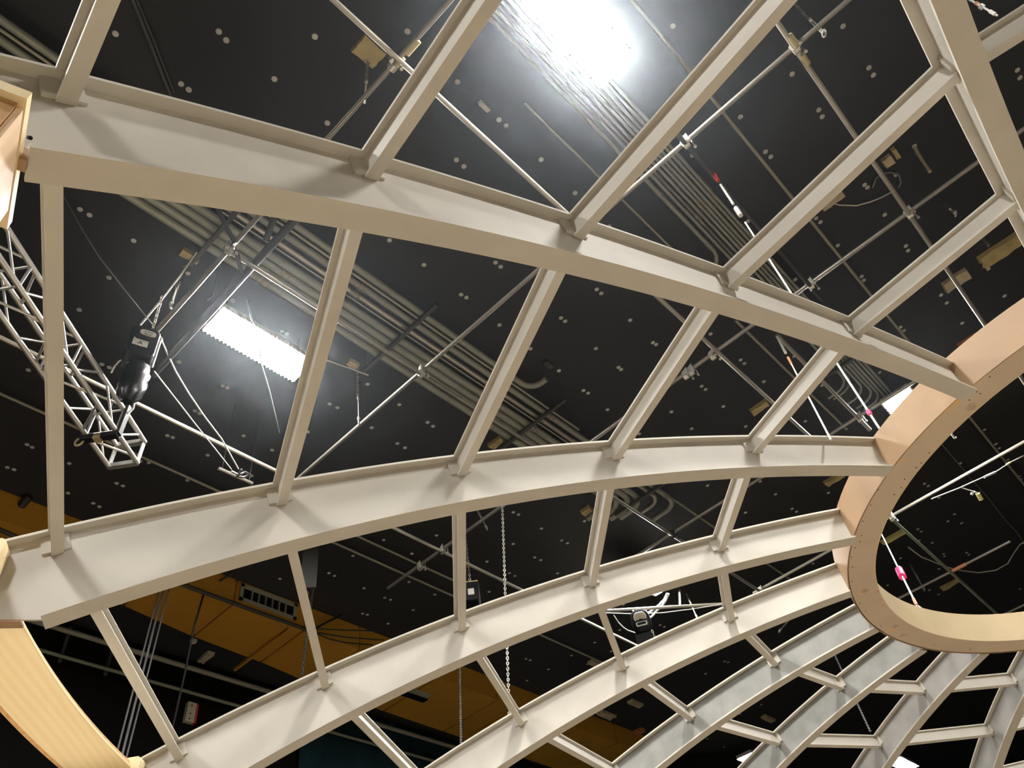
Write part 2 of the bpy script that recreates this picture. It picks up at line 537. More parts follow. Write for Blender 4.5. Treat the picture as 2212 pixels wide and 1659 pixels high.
def purlin(j, k):
    """between rib j and rib j+1 (azimuth falls), row k"""
    r = ROW_R[k] + {(0, 1): -0.004, (1, 1): 0.0085}.get((j, k), 0.0)
    ends = []
    for jj in (j, j + 1):
        t = rz(r, 0, jj)
        ends.append(pol(t[0], azim(jj), t[1]))
    a, b = ends
    x = (b - a).normalized()
    pm = (azim(j) + azim(j + 1)) / 2 + BASE
    m = slope(r)
    nrm = V((-m * math.cos(pm), -m * math.sin(pm), 1)).normalized()
    nrm = (nrm - x * nrm.dot(x)).normalized()
    y = nrm.cross(x)
    root = thing('purlin', f'grey purlin {ROWNAME[k]}, {BAYNAME[j]}', 'beam', (a + b) / 2, 'purlins of the dome')

    def plane(jj, side):
        t = azim(jj) + BASE
        tan = V((-math.sin(t), math.cos(t), 0))
        n = -tan if side < 0 else tan
        return ends[0 if jj == j else 1] + n * (T_WEB / 2 * U), n

    pa, na = plane(j, -1)
    pb, nb = plane(j + 1, 1)

    def hit(q, d, p, n, off):
        return q + d * ((p + n * off - q).dot(n) / d.dot(n))

    def bar(y0, y1, z0, z1, name, gap):
        la, lb = [], []
        for yy, zz in ((y0, z0), (y1, z0), (y1, z1), (y0, z1)):
            q = (a + b) / 2 + y * (yy * U) + nrm * (zz * U)
            la.append(hit(q, x, pa, na, gap))
            lb.append(hit(q, x, pb, nb, gap))
        return MB().loft([la, lb]).build(name, M['steel'], root)

    g = PL_T * U + 0.0005
    bar(-P_W, P_W, -P_TF, 0, 'top_flange', 0.038)
    bar(-P_W, P_W, -HP, -HP + P_TF, 'bottom_flange', 0.002)
    bar(-P_TW / 2, P_TW / 2, -HP + P_TF, -P_TF, 'web', g)
    for p, n, e in ((pa, na, a), (pb, nb, b)):
        t = n.cross(V((0, 0, 1))).normalized()
        up = (nrm - n * nrm.dot(n)).normalized()
        sx = up.cross(n).normalized()
        z0, z1 = (-HP + 0.0065) * U, -T_FL * 1.3 * U
        c = e + n * ((T_WEB / 2 + PL_T / 2) * U + 0.0005)
        MB().box(c + up * ((z0 + z1) / 2), PL_W * 2 * U, PL_T * U, z1 - z0, sx, n, up).build('end_plate', M['steel'], root)
    return root


def seen(pt, margin=140):
    d = pt - V((0, 0, EYE))
    zz = d.dot(FWD)
    if zz <= 0.05:
        return False
    px, py = 1106 + FPX * d.dot(RIGHT) / zz, 829.5 + FPX * d.dot(DOWN) / zz
    return -margin < px < 2212 + margin and -margin < py < 1659 + margin


for j in range(-1, 9):
    for k in (1, 2, 3, 4, 5):
        pts = [pol(*((lambda t: (t[0], azim(j) + (azim(j + 1) - azim(j)) * f, t[1]))(rz(ROW_R[k], 0, j)))) for f in (0.02, 0.2, 0.4, 0.6, 0.8, 0.98)]
        if any(seen(q) for q in pts):
            purlin(j, k)

# oculus ring of bent plywood
root = thing('oculus_ring', 'large bent plywood ring with tan underside at the right edge', 'ring', DC + V((0, 0, RING_B * U)))
N = 160


def annulus(r0, r1, z0, z1, name, m, a0=0.0, a1=2 * math.pi, n=N, par=None):
    mb = MB()
    loops = []
    full = abs(a1 - a0 - 2 * math.pi) < 1e-6
    for k in range(n + 1):
        a = a0 + (a1 - a0) * k / n
        loops.append([pol(r0, a, z0), pol(r1, a, z0), pol(r1, a, z1), pol(r0, a, z1)])
    mb.loft(loops, caps=not full)
    return mb.build(name, m, par or root)


SK = 0.0035
annulus(RING_I + SK, RING_O - SK - 0.0028, RING_B, RING_B + 0.009, 'soffit', M['soffit'])
annulus(RING_O - SK, RING_O, RING_B - 0.0015, RING_T, 'outer_skin', M['ply'])
annulus(RING_I, RING_I + SK, RING_B - 0.0008, RING_T, 'inner_skin', M['ply_inner'])
annulus(RING_I + SK, RING_O - SK, RING_T - 0.01, RING_T - 0.001, 'top_plate', M['ply'])
FIL, BRN, PNK = (0.75, 0.5, 0.24), (0.3, 0.18, 0.09), (0.75, 0.2, 0.2)
spots(M['soffit'], [(tuple(at(px, py, RING_B * U) - ROOT[root.name]), r, col, st) for px, py, r, col, st in (
    (2065, 869, 0.035, FIL, 0.9), (2050, 884, 0.02, FIL, 0.8), (2098, 880, 0.03, BRN, 0.45), (1944, 996, 0.022, FIL, 0.8), (1886, 1226, 0.02, FIL, 0.8),
    (1868, 1276, 0.03, BRN, 0.5), (1858, 1283, 0.02, FIL, 0.7), (1895, 1278, 0.014, PNK, 0.9), (1902, 1296, 0.016, PNK, 0.7), (1907, 1308, 0.012, PNK, 0.6),
    (1922, 1362, 0.03, FIL, 0.7), (1934, 1353, 0.025, BRN, 0.5), (1950, 1372, 0.03, BRN, 0.35), (2094, 1408, 0.03, FIL, 0.5))])
mb = MB()
for px, py in ((2007, 978), (1990, 1000), (1979, 1010), (1988, 1012), (1954, 1035), (1947, 1053), (1932, 1068), (1897, 1058), (1881, 1091),
               (1863, 1126), (1861, 1157), (1858, 1170), (1847, 1183), (1840, 1203), (1841, 1225), (1840, 1256), (1858, 1303), (2138, 814),
               (2110, 846), (2093, 848), (2117, 850), (2094, 864), (1870, 1320), (1903, 1352), (1960, 1372), (2018, 1392), (2096, 1402)):
    q = at(px, py, RING_B * U)
    mb.ball(q - V((0, 0, 0.0)), 0.0055, 6, (1, 1, 0.4))
o = mb.build('screws', M['hole'], root)
o['kind'] = 'stuff'

# curved pine curb board under the rib ends, one board per bay
for j, lab in ((1, 'short rounded end of pine curb board at the left edge against the bright rib'),
               (2, 'curved pale pine board sweeping across the lower left corner'),
               (3, 'pine curb board tip at the bottom edge beside the curved board')):
    a0, a1 = azim(j) - 0.012, azim(j + 1) + 0.004
    if j in (1, 3):
        a0, a1 = azim(j) - 0.004, azim(j + 1) + 0.004
    rt = thing('curb_board', lab, 'board', pol(3.3, (a0 + a1) / 2, 1.0))
    for nm, r0, r1, z0, z1, mm in (('board', 3.233, 3.386, 1.0, 1.008, 'pine'), ('backing_board', 3.246, 3.408, 1.0085, 1.026, 'pine_end_shade')):  # darker orange of the backing board is its shade put into the colour
        loops = []
        for k in range(25):
            a = a0 + (a1 - a0) * k / 24
            e = 0.002
            loops.append([pol(r0 + e, a, z0), pol(r1 - e, a, z0), pol(r1, a, z0 + e), pol(r1, a, z1), pol(r0, a, z1), pol(r0, a, z0 + e)])
        MB().loft(loops).build(nm, M[mm], rt)
for j, lab in ((2, 'pine block with rounded corner at the left edge against the bright rib web'), (3, 'small pine block at the bottom edge by the tip of the curved board')):
    a = azim(j) + T_WEB / 2 / 3.2 + 0.0005
    bt = thing('pine_block', lab, 'block', pol(3.3, a, 0.95))
    sec = [(3.216, 0.90), (3.215, 1.024), (3.217, 1.030), (3.223, 1.034), (3.40, 1.034), (3.40, 0.90)]
    MB().loft([[pol(r, a, z) for r, z in sec], [pol(r, a + 0.011, z) for r, z in sec]]).build('block', M['pine'], bt)
    MB().loft([[pol(r, a + 0.0008, z) for r, z in ((3.15, Z_NOTCH - 0.0055), (3.15, Z_NOTCH - 0.0003), (3.4, Z_NOTCH - 0.0003), (3.4, Z_NOTCH - 0.0055))],
               [pol(r, a - 0.006, z) for r, z in ((3.15, Z_NOTCH - 0.0055), (3.15, Z_NOTCH - 0.0003), (3.4, Z_NOTCH - 0.0003), (3.4, Z_NOTCH - 0.0055))]]).build('bearing_strip', M['ply'], bt)

# laminated pine box post under the end of the first rib
A = pol(3.1165, math.radians(1.3), 0.845)
dr = V((math.cos(math.radians(-17.5)), math.sin(math.radians(-17.5)), 0))
dt = V((dr.y, -dr.x, 0))       # towards falling azimuth
L = 0.334
post = thing('pine_post', 'laminated pine box post with top plank at the left edge under the long rib', 'post', A + dr * 0.2 + dt * (L / 2) - V((0, 0, A.z)))
MB().box(A + dr * 0.21 + dt * (L / 2) + V((0, 0, 0.017)), 0.42, L, 0.034, dr, dt).build('top_plank', M['pine'], post)
inset = 0.015
c0 = A + dr * inset + dt * inset
hgt = 0.9
w = (L - 2 * inset) / 3
for k in range(3):
    lw = w - 0.0025
    MB().box(c0 + dr * 0.17 + dt * (w * (k + 0.5)) - V((0, 0, hgt / 2)), 0.34 - 0.004 * (k % 2), lw, hgt, dr, dt).build('plank', M['pine_post'] if k else M['pine_end_shade'], post)
MB().box(c0 + dr * (-0.008) + dt * (w * 1.5 - 0.02) - V((0, 0, hgt / 2 + 0.012)), 0.012, w * 3 - 0.05, hgt, dr, dt).build('facing_board', M['pine_post'], post)
# the post goes on down to the floor
MB().box(A + dr * 0.2 + dt * (L / 2) - V((0, 0, hgt + (A.z - hgt) / 2)), 0.3, 0.24, A.z - hgt, dr, dt).build('leg', M['pine_post'], post)
# bolted bracket between post and rib
br = thing('rib_bracket', 'small steel bracket with bolt between pine box and rib end', 'bracket', at(58, 335, 1.76))
MB().box(at(52, 345, 1.72), 0.02, 0.03, 0.05, dr, dt).build('block', M['ply'], br)
MB().box(at(60, 325, 1.77), 0.006, 0.012, 0.045, dr, dt).build('plate', M['white'], br)
MB().tube([at(62, 297, 1.80), at(66, 298, 1.79)], 0.005, 8).build('bolt', M['black'], br)

# ------------------------------------------------------------------ lamps
wl = bpy.data.lights.new('curb_fill_spot', 'SPOT')  # unseen spot added to brighten the pine curb alone
wl.energy = 200
wl.color = (1.0, 0.86, 0.66)
wl.spot_size = math.radians(30)
wl.spot_blend = 0.6
wl.shadow_soft_size = 0.12
wlo = bpy.data.objects.new('curb_fill_spot', wl)
COL.objects.link(wlo)
wlo.location = (*pol(3.36, azim(2) - 0.17, 0).xy, 0.25)
wlo.rotation_euler = (pol(3.345, azim(2) - 0.165, 1.0) - V(wlo.location)).to_track_quat('-Z', 'Y').to_euler()
LAMPS = [
    ((-0.3775, -0.072), 'glaring white LED panel lamp at the top edge over the slim conduits'),
    ((-0.3775, -0.7435), 'glaring white LED panel lamp at centre left below the fat conduits'),
    ((-1.436, -0.083), 'bright lamp half hidden by the plywood ring at right'),
    ((-1.436, -0.768), 'lamp almost wholly behind a rib, its clipped end over the white cabled hoist'),
    ((-2.672, -1.212), 'small bright lamp at the bottom edge between the mottled ribs'),
    ((-3.255, -0.925), 'small bright lamp at the bottom edge left of the steep rib'),
    ((-0.3775, 0.6), 'lamp out of the picture above the top edge'),
    ((0.68, -0.072), 'lamp out of the picture behind the camera'),
    ((0.68, -0.7435), 'lamp out of the picture beyond the left edge'),
]
HL = 7.2
for i, ((u, v), lab) in enumerate(LAMPS):
    c = G(u, v, HL)
    lx, ly = 1.22, 0.42
    t = thing('panel_lamp', lab, 'lamp', c + V((0, 0, 0.08)), 'ceiling panel lamps')
    mb = MB().box(c + V((0, 0, 0.05)), lx, ly, 0.06)
    mb.box(c + V((0, 0, 0.1)), lx * 0.55, ly * 0.5, 0.05)
    for sx, sy, bx_, by_ in ((1, 0, 0.008, ly), (-1, 0, 0.008, ly), (0, 1, lx, 0.008), (0, -1, lx, 0.008)):
        mb.box(c + V((sx * (lx / 2 - 0.004), sy * (ly / 2 - 0.004), 0.0135)), bx_, by_, 0.02)
    mb.build('housing', M['white'], t)
    MB().box(c + V((0, 0, 0.012)), lx - 0.02, ly - 0.02, 0.014).build('diffuser', M['lamp_dim' if i in (2, 3) else 'lamp'], t)
    if i < 6:
        mb = MB()
        for k in range(24):
            x = -lx / 2 + lx * (k + 0.5) / 24
            for s in (-1, 1):
                mb.box(c + V((x, s * (ly / 2 + 0.006), 0.012)), 0.014, 0.014, 0.03)
        o = mb.build('edge_clips', M['white'], t)
        o['kind'] = 'stuff'
        mb = MB()
        for x in (-lx * 0.4, lx * 0.4):
            mb.tube([c + V((x, 0, 0.08)), c + V((x, 0, HC - HL - 0.01))], 0.003, 5)
        mb.build('hanging_wire', M['cable'], t)

# ------------------------------------------------------------------ overhead services
def bend(p0, d0, d1, R, n=7):
    """points of a quarter bend leaving p0 along d0 and ending along d1"""
    return [p0 + d0 * (R * math.sin(math.pi / 2 * k / n)) + d1 * (R * (1 - math.cos(math.pi / 2 * k / n))) for k in range(n + 1)]


XM, YM, ZD = V((-1, 0, 0)), V((0, -1, 0)), V((0, 0, -1))


def conduit(label, u0, u1, v, h, r, m, couple=(), end=None, R=0.2, tail=0.15, group=None):
    a = G(u0, v, h)
    b = V((u1 * h, v * h, EYE + h))
    t = thing('conduit', label, 'conduit', b, group)
    pts = [a, b]
    if end is not None:
        q = bend(b, XM, end, R)
        pts = [a] + q + [q[-1] + end * tail]
    MB().tube(pts, r, 10).build('tube', m, t)
    for c in couple:
        x = c * h
        mb = MB()
        for dx, rr in ((-0.05, 1.12), (0.0, 1.2), (0.05, 1.12)):
            mb.tube([V((x + dx - 0.02, v * h, EYE + h)), V((x + dx + 0.02, v * h, EYE + h))], r * rr, 10)
        mb.build('coupling', M['coupling'], t)
    return t


ORD = ['first', 'second', 'third', 'fourth', 'fifth', 'sixth', 'seventh', 'eighth', 'ninth']
g1 = 'slim conduits in the upper right bundle'
conduit('thicker conduit at the lower left flank of the slim bundle, ending in an elbow', 0.1, -0.79, -0.1405, 7.5, 0.027, M['conduit'], (-0.644, -0.78), YM, 0.25, 0.3, g1)
bends = [(-1.215, 0.25), (-1.225, 0.25), (-1.262, 0.24), (-1.29, 0.22), (-1.31, 0.2), None, None, None]
for i, v in enumerate((-0.1305, -0.124, -0.117, -0.110, -0.104, -0.098, -0.091, -0.085)):
    e = bends[i]
    conduit(f'slim conduit of the upper right bundle, {ORD[i]} above the thick elbowed one', 0.1, e[0] if e else -1.36, v, 7.5, 0.0185,
            M['conduit'] if i != 1 else M['pipe'], (-0.70 - 0.009 * ((i * 3) % 4),), YM if e else None, e[1] if e else 0.2, 0.1, g1)
g2 = 'fat conduits in the left bundle'
conduit('fat pale green conduit along the upper flank of the left bundle, bent at its end', 0.35, -0.76, -0.5295, 7.5, 0.042, M['conduit'], (-0.36,), -YM, 0.2, 0.06, g2)
conduit('thin conduit between the two uppermost fat ones of the left bundle', 0.35, -0.93, -0.5405, 7.45, 0.016, M['thin'], (), None, group=g2)
conduit('fat conduit of the left bundle just above the shiny narrow one', 0.35, -1.235, -0.5515, 7.5, 0.042, M['conduit'], (-0.423, -0.86, -1.225), YM, 0.26, 0.25, g2)
conduit('shiny narrow conduit in the middle of the left bundle', 0.35, -1.20, -0.568, 7.5, 0.034, M['pipe_bright'], (-0.425, -0.85, -1.19), YM, 0.22, 0.15, g2)
conduit('thin bright conduit under the shiny narrow one of the left bundle', 0.35, -1.1, -0.5775, 7.42, 0.011, M['thin'], (), None, group=g2)
for i, (v, ue, cp) in enumerate(((-0.592, -1.165, (-0.86,)), (-0.6068, -1.15, (-0.328, -0.85)), (-0.6214, -1.13, (-0.318, -0.8)), (-0.637, -1.11, (-0.312, -0.79)))):
    conduit(f'fat conduit of the left bundle, {ORD[i]} below the thin bright one', 0.35, ue, v, 7.5, 0.05, M['conduit'], cp, YM, 0.3, 0.2, g2)

for k, (u, v0, v1, lab) in enumerate(((-0.218, -0.5, -0.68, 'dark strut under the left bundle nearest the top left'), (-0.534, -0.5, -0.68, 'dark strut across the middle of the left bundle'),
                                      (-0.85, -0.505, -0.665, 'dark strut across the lower part of the left bundle'), (-1.19, -0.525, -0.66, 'dark strut at the elbows of the left bundle'),
                                      (-1.19, -0.075, -0.15, 'dark strut under the slim conduits near their bends'), (0.12, -0.5, -0.68, 'dark strut across the left bundle at the upper left corner'))):
    a, b = G(u, v0, 7.41), G(u, v1, 7.41)
    t = thing('conduit_strut', lab, 'strut', (a + b) / 2, 'struts carrying the conduits')
    MB().box((a + b) / 2, 0.045, (a - b).length, 0.045).build('channel', M['strut'], t)
    for q in (a, b):
        q2 = q + (V((0, -0.03, 0)) if q is a else V((0, 0.03, 0)))
        MB().tube([q2, V((q2.x, q2.y, ZC - 0.005))], 0.006, 6).build('hanger_rod', M['strut'], t)


def between(a, b, f):
    return a + (b - a) * f


def pipe(label, a, b, r=0.024, m='pipe', name='grid_pipe', group='pipes of the overhead grid', n=10):
    o = MB().tube([a, b], r, n).build(name, M[m])
    return tag(o, label, 'pipe', group)


HG = 6.67
B_PIPES = [(-0.244, -0.90, 0.12, 'pipe', 'grid pipe rising to the right, leftmost, from the black hoist to the yellow square plug'),
           (-0.284, -0.90, -0.50, 'pipe_dark', 'dark heavy pipe with a shiny streak rising from the hoist beside the leftmost grid pipe'),
           (-0.608, -1.02, 0.32, 'pipe', 'grid pipe rising to the right across the middle of the left conduit bundle'),
           (-0.973, -1.14, 0.32, 'pipe', 'grid pipe rising to the right through the fourth bay of the top row'),
           (-1.345, -0.80, 0.10, 'pipe', 'grid pipe rising to the right behind the tips of the slim conduits'),
           (-1.722, -0.64, 0.10, 'pipe_bright', 'bright pipe rising to the right inside the plywood ring'),
           (-2.09, -0.46, -0.11, 'pipe', 'dim pipe rising to the right in the lower part of the ring opening'),
           (-2.455, -0.32, -0.10, 'pipe', 'dim pipe in the lower right of the ring opening')]
for u, v0, v1, m, lab in B_PIPES:
    pipe(lab, G(u, v0, HG), G(u, v1, HG), 0.024 if m != 'pipe_dark' else 0.04, m)
MB_R = MB().tube([G(-2.09, -0.262, HG), G(-2.09, -0.225, HG)], 0.03, 10).build('tape_wrap', M['rust'])
tag(MB_R, 'rust coloured wrap on the dim pipe inside the ring', 'tape')
HA = HG - 0.052
k = HG / HA
A_PIPES = [(0.111, -0.50, -1.62, 'pipe_bright', 'grid pipe falling to the right through the brass sleeved clamp at top right'),
           (-0.253, -0.05, -1.42, 'pipe_bright', 'bright grid pipe falling from the top edge past the yellow square plug'),
           (-0.265, -1.715, -2.50, 'green_pipe', 'olive grid pipe falling to the right inside the ring'),
           (-0.620, -0.235, -1.76, 'pipe', 'grid pipe lying along the lower side of the left conduit bundle'),
           (-0.963, 0.02, -1.70, 'pipe_bright', 'bright grid pipe falling to the right below the left panel lamp'),
           (-0.067, -0.575, -1.015, 'pipe_dark', 'short dark pipe between two clamps beside the slim conduits'),
           (-0.161, -1.02, -1.39, 'pipe_bright', 'short bright ended pipe beside the bends of the slim conduits')]
for v, u0, u1, m, lab in A_PIPES:
    pipe(lab, G(u0 * k, v * k, HA), G(u1 * k, v * k, HA), 0.024, m)
pipe('dark pipe leaning across the left conduits at the clamp', at(470, 450, 6.9), at(508, 527, 6.62), 0.022, 'pipe_dark')
pipe('dark stub of pipe hanging under the clamp on the left conduits', at(510, 540, 6.62), at(522, 590, 6.55), 0.022, 'pipe_dark')
pipe('thick dark bar between the rib and the left conduits', at(592, 470, 6.95), at(574, 520, 6.85), 0.03, 'pipe_dark')
pipe('slanted pipe carrying the white cabled hoist', at(1300, 1320, 6.62), at(1575, 1304, 6.62), 0.026, 'pipe_bright')
stub = pipe('stub of pipe beside the tangle under the left lamp', at(472, 1012, 6.6), at(545, 1045, 6.6), 0.024, 'pipe')
for f in (0.1, 0.9):
    q = between(at(472, 1012, 6.6), at(545, 1045, 6.6), f)
    MB().tube([q, V((q.x, q.y, ZC - 0.002))], 0.003, 5).build('hanging_wire', M['cable'], stub)
g3 = 'thin conduits on the ceiling'
HT = 7.62
for v, u0, u1, m, lab in ((-0.0045, -0.30, -2.0, 'thin', 'thin pale conduit on the ceiling running from the top edge to the ring'),
                          (-0.184, -0.40, -0.74, 'thin', 'short thin rod on the ceiling left of the top lamp'),
                          (-0.194, -0.94, -1.36, 'thin', 'thin olive rod on the ceiling beside the ring cable'),
                          (-1.079, -0.06, -1.66, 'thin', 'thin pale conduit on the ceiling nearest the orange duct'),
                          (-0.549, -1.13, -1.76, 'green_pipe', 'greenish conduit on the ceiling beyond the elbows'),
                          (-1.034, -0.80, -1.08, 'thin', 'short grey rod under the ceiling by the clutter of clamps')):
    pipe(lab, G(u0, v, HT), G(u1, v, HT), 0.02 if v != -0.184 else 0.014, m, 'ceiling_conduit', g3)
pipe('pale pipe along the top of the black wall at lower left', V((-1.5, -12.42, EYE + 7.5)), V((-13.0, -12.42, EYE + 7.5)), 0.045, 'thin', 'wall_pipe', 'pipes on the wall')
pipe('greenish pipe along the black wall under the pale one', V((-1.5, -12.42, EYE + 7.07)), V((-13.0, -12.42, EYE + 7.07)), 0.03, 'green_pipe', 'wall_pipe', 'pipes on the wall')
for px, py in ((150, 1362), (245, 1392)):
    d = ray(px, py)
    q = V((0, 0, EYE)) + d * (-12.48 / d.y)
    o = MB().box(V((q.x, -12.48, EYE + 7.3)), 0.05, 0.04, 0.62).build('wall_bracket', M['strut'])
    tag(o, 'dark bracket tying the two wall pipes, ' + ('left one' if px < 200 else 'right one'), 'bracket', 'wall pipe brackets')

# clamps where pipes cross
CL = [((1490, 310), 'zinc clamp on the grid pipe above the slim conduits', 0), ((1723, 107), 'zinc clamp between brass sleeves at the top right', 1),
      ((1970, 475), 'grey clamp at the pipe crossing right of the slim conduits', 0), ((1750, 630), 'clamp at the lower end of the short dark pipe', 0),
      ((1546, 760), 'clamp at the crossing under the third bay of the upper rib', 0), ((912, 795), 'zinc clamp on the pipe across the left conduits', 0),
      ((886, 118), 'clamp with brass sleeves near the yellow square plug', 2), ((506, 530), 'zinc clamp at the meeting of five pipes over the left conduits', 0),
      ((1850, 897), 'clamp at the bright ended pipe by the conduit bends', 0), ((1925, 1112), 'zinc clamp at the inner edge of the ring', 0),
      ((890, 1216), 'grey clamp below the second rib, left of two', 0), ((938, 1192), 'grey clamp below the second rib, right of two', 0),
      ((1440, 1146), 'dark clamp at the crossing by the bent conduits', 3), ((1628, 1270), 'brownish clamp between two ribs near the ring', 0),
      ((1476, 806), 'clamp hanging on the grid pipe at the lower end of the third bay', 0), ((1478, 790), 'bright hook beside the clamp in the third bay', 0)]
for (px, py), lab, kind in CL:
    c = at(px, py, HG - 0.03)
    for u in (-0.244, -0.608, -0.973, -1.345, -1.722):
        if abs(c.x - u * HG) < 0.2:
            c.x = u * HG
    for v in (0.111, -0.253, -0.265, -0.620, -0.963, -0.067, -0.161):
        if abs(c.y - v * HG) < 0.12:
            c.y = v * HG
    t = thing('pipe_clamp', lab, 'clamp', c, 'pipe clamps of the grid')
    m = M['zinc'] if kind != 3 else M['pipe_dark']
    MB().tube([c + V((-0.03, 0, 0.03)), c + V((0.03, 0, 0.03))], 0.036, 10).build('upper_saddle', m, t)
    MB().tube([c + V((0, -0.03, -0.022)), c + V((0, 0.03, -0.022))], 0.036, 10).build('lower_saddle', m, t)
    MB().box(c + V((0.045, 0.035, 0)), 0.03, 0.03, 0.09).build('lug', m, t)
    for s in (-1, 1):
        mb = MB().tube([c + V((0.05 * s, 0.05, -0.06)), c + V((0.05 * s, 0.05, 0.06))], 0.008, 6)
        mb.tube([c + V((0.05 * s, 0.05, -0.07)), c + V((0.05 * s, 0.05, -0.05))], 0.016, 6)
        mb.build('bolt', m, t)
    if kind == 1:
        for px2, py2 in ((1712, 88), (1737, 128)):
            q = at(px2, py2, HA)
            MB().tube([q + V((-0.06, 0, 0)), q + V((0.06, 0, 0))], 0.033, 10).build('sleeve', M['brass'], t)
    if kind == 2:
        for px2, py2 in ((890, 101), (857, 137)):
            q = at(px2, py2, HG)
            MB().tube([q + V((0, -0.075, 0)), q + V((0, 0.075, 0))], 0.034, 10).build('sleeve', M['brass'], t)

# foam plugs where rods pass the ceiling
PLUGS = [((797, 112), 0.27, 0.22, 0.5, 'foam', 'square yellow foam plug on the ceiling near the brass sleeves'),
         ((762, 786), 0.16, 0.1, 0.1, 'foam', 'small yellow foam plug below the left conduit bundle'),
         ((402, 548), 0.12, 0.1, 0.3, 'foam', 'yellow foam plug between hoist and left conduits'),
         ((420, 562), 0.1, 0.05, 0.3, 'foam_pale', 'pale sliver of foam beside the yellow plug by the left conduits'),
         ((1046, 230), 0.14, 0.05, 0.3, 'label', 'grey plate on the ceiling between top lamp and first purlins'),
         ((1797, 432), 0.3, 0.12, 1.2, 'foam_pale', 'pinkish plug half behind a purlin at right with a cable'),
         ((1918, 348), 0.14, 0.12, 0.3, 'foam_pale', 'pale wedge on the ceiling at upper right, first of two'),
         ((1934, 331), 0.16, 0.05, 0.4, 'foam', 'pale wedge on the ceiling at upper right, second of two'),
         ((2066, 606), 0.36, 0.2, 1.4, 'foam_pale', 'beige block on the ceiling above the upper part of the ring'),
         ((2166, 538), 0.6, 0.25, 1.3, 'foam', 'large yellow block on the ceiling by the right edge'),
         ((2092, 738), 0.3, 0.14, 1.3, 'rust', 'orange brown block peeping over the ring at right'),
         ((1072, 956), 0.25, 0.12, 1.2, 'foam', 'yellow plug at the lower end of the left conduits'),
         ((1272, 1106), 0.25, 0.2, 0.8, 'foam', 'orange yellow plug next to the bent fat conduits'),
         ((1640, 880), 0.3, 0.12, 1.0, 'foam', 'yellow bar on the ceiling left of the conduit bends'),
         ((1802, 1035), 0.35, 0.14, 1.1, 'foam', 'yellow bar on the ceiling just left of the ring'),
         ((1930, 1160), 0.5, 0.12, 1.2, 'yellow', 'flat yellow wedge seen inside the ring'),
         ((2052, 1263), 0.4, 0.12, 1.2, 'foam', 'dim yellow block inside the ring below the curved cable'),
         ((444, 1420), 0.38, 0.14, 1.0, 'foam_pale', 'pale block on the ceiling under the orange duct at left'),
         ((1184, 786), 0.16, 0.08, 0.2, 'strut', 'small dark plate on the ceiling in the second bay under the long rib'),
         ((1310, 1545), 0.5, 0.2, 0.8, 'foam_pale', 'crumpled pale foam beside the orange duct, lower lump'),
         ((1373, 1520), 0.45, 0.16, 0.6, 'foam_pale', 'crumpled pale foam beside the orange duct, upper lump'),
         ((1372, 1584), 0.5, 0.2, 0.9, 'rust', 'red brown lump beyond the end of the orange duct'),
         ((1283, 1432), 0.24, 0.16, 0.4, 'foam_pale', 'pale lump at the tip of the greenish rod in the third bay'),
         ((655, 1281), 0.18, 0.1, 0.3, 'foam_pale', 'pale plug just above the duct beside the second row purlin'),
         ((1660, 1553), 0.5, 0.16, 0.4, 'foam', 'small yellow wedge between two mottled ribs'),
         ((418, 1385), 0.1, 0.08, 0.2, 'white', 'tiny white junction box on the wall pipe at lower left')]
for (px, py), sx, sy, rot, m, lab in PLUGS:
    c = at(px, py, HC - 0.03)
    ax = V((math.cos(rot), math.sin(rot), 0))
    ay = V((-ax.y, ax.x, 0))
    nn = 9
    lo, mid, hi = [], [], []
    rr = random.Random(px)
    rot = 1.5708 if rot > 0.85 else 0.0
    ax = V((math.cos(rot), math.sin(rot), 0))
    ay = V((-ax.y, ax.x, 0))
    for i in range(16):
        a = 2 * math.pi * i / 16
        ca, sa = math.cos(a), math.sin(a)
        q = max(abs(ca), abs(sa))
        f = (1 / q) * rr.uniform(0.92, 1.02)
        d = ax * (ca * f * sx / 2) + ay * (sa * f * sy / 2)
        hi.append(c + d + V((0, 0, 0.028)))
        lo.append(c + d * 0.93 - V((0, 0, 0.03 + rr.uniform(-0.012, 0.012))))
    o = MB().loft([hi, lo]).build('ceiling_plug', M[m])
    tag(o, lab, 'plug', 'plugs on the ceiling')

# hanger chains with turnbuckles
def hanger(label, top, bot, m='chain', buckle=True, cat='hanger'):
    t = thing('hanger_chain', label, cat, bot, 'chains holding the grid')
    d = bot - top
    if top.z < ZC - 0.12:
        MB().tube([top, V((top.x, top.y, ZC - 0.002))], 0.003, 5).build('hanging_wire', M['cable'], t)
    q = top + d * (0.55 if buckle else 1.0)
    MB().chain(top, q, 0.055, 0.006).build('chain', M[m], t)
    if buckle:
        u = d.normalized()
        w = u.orthogonal().normalized()
        e = q + d * 0.36
        mb = MB().tube([q + w * 0.012, e + w * 0.012], 0.006, 6)
        mb.tube([q - w * 0.012, e - w * 0.012], 0.006, 6)
        mb.build('turnbuckle', M[m], t)
        MB().tube([q - u * 0.01, q + u * 0.03], 0.017, 8).build('collar', M[m], t)
        MB().tube([e - u * 0.02, e + u * 0.02], 0.017, 8).build('collar', M[m], t)
        MB().torus(bot - u * 0.03, u, w, 0.05, 0.03, 0.008).build('shackle', M[m], t)


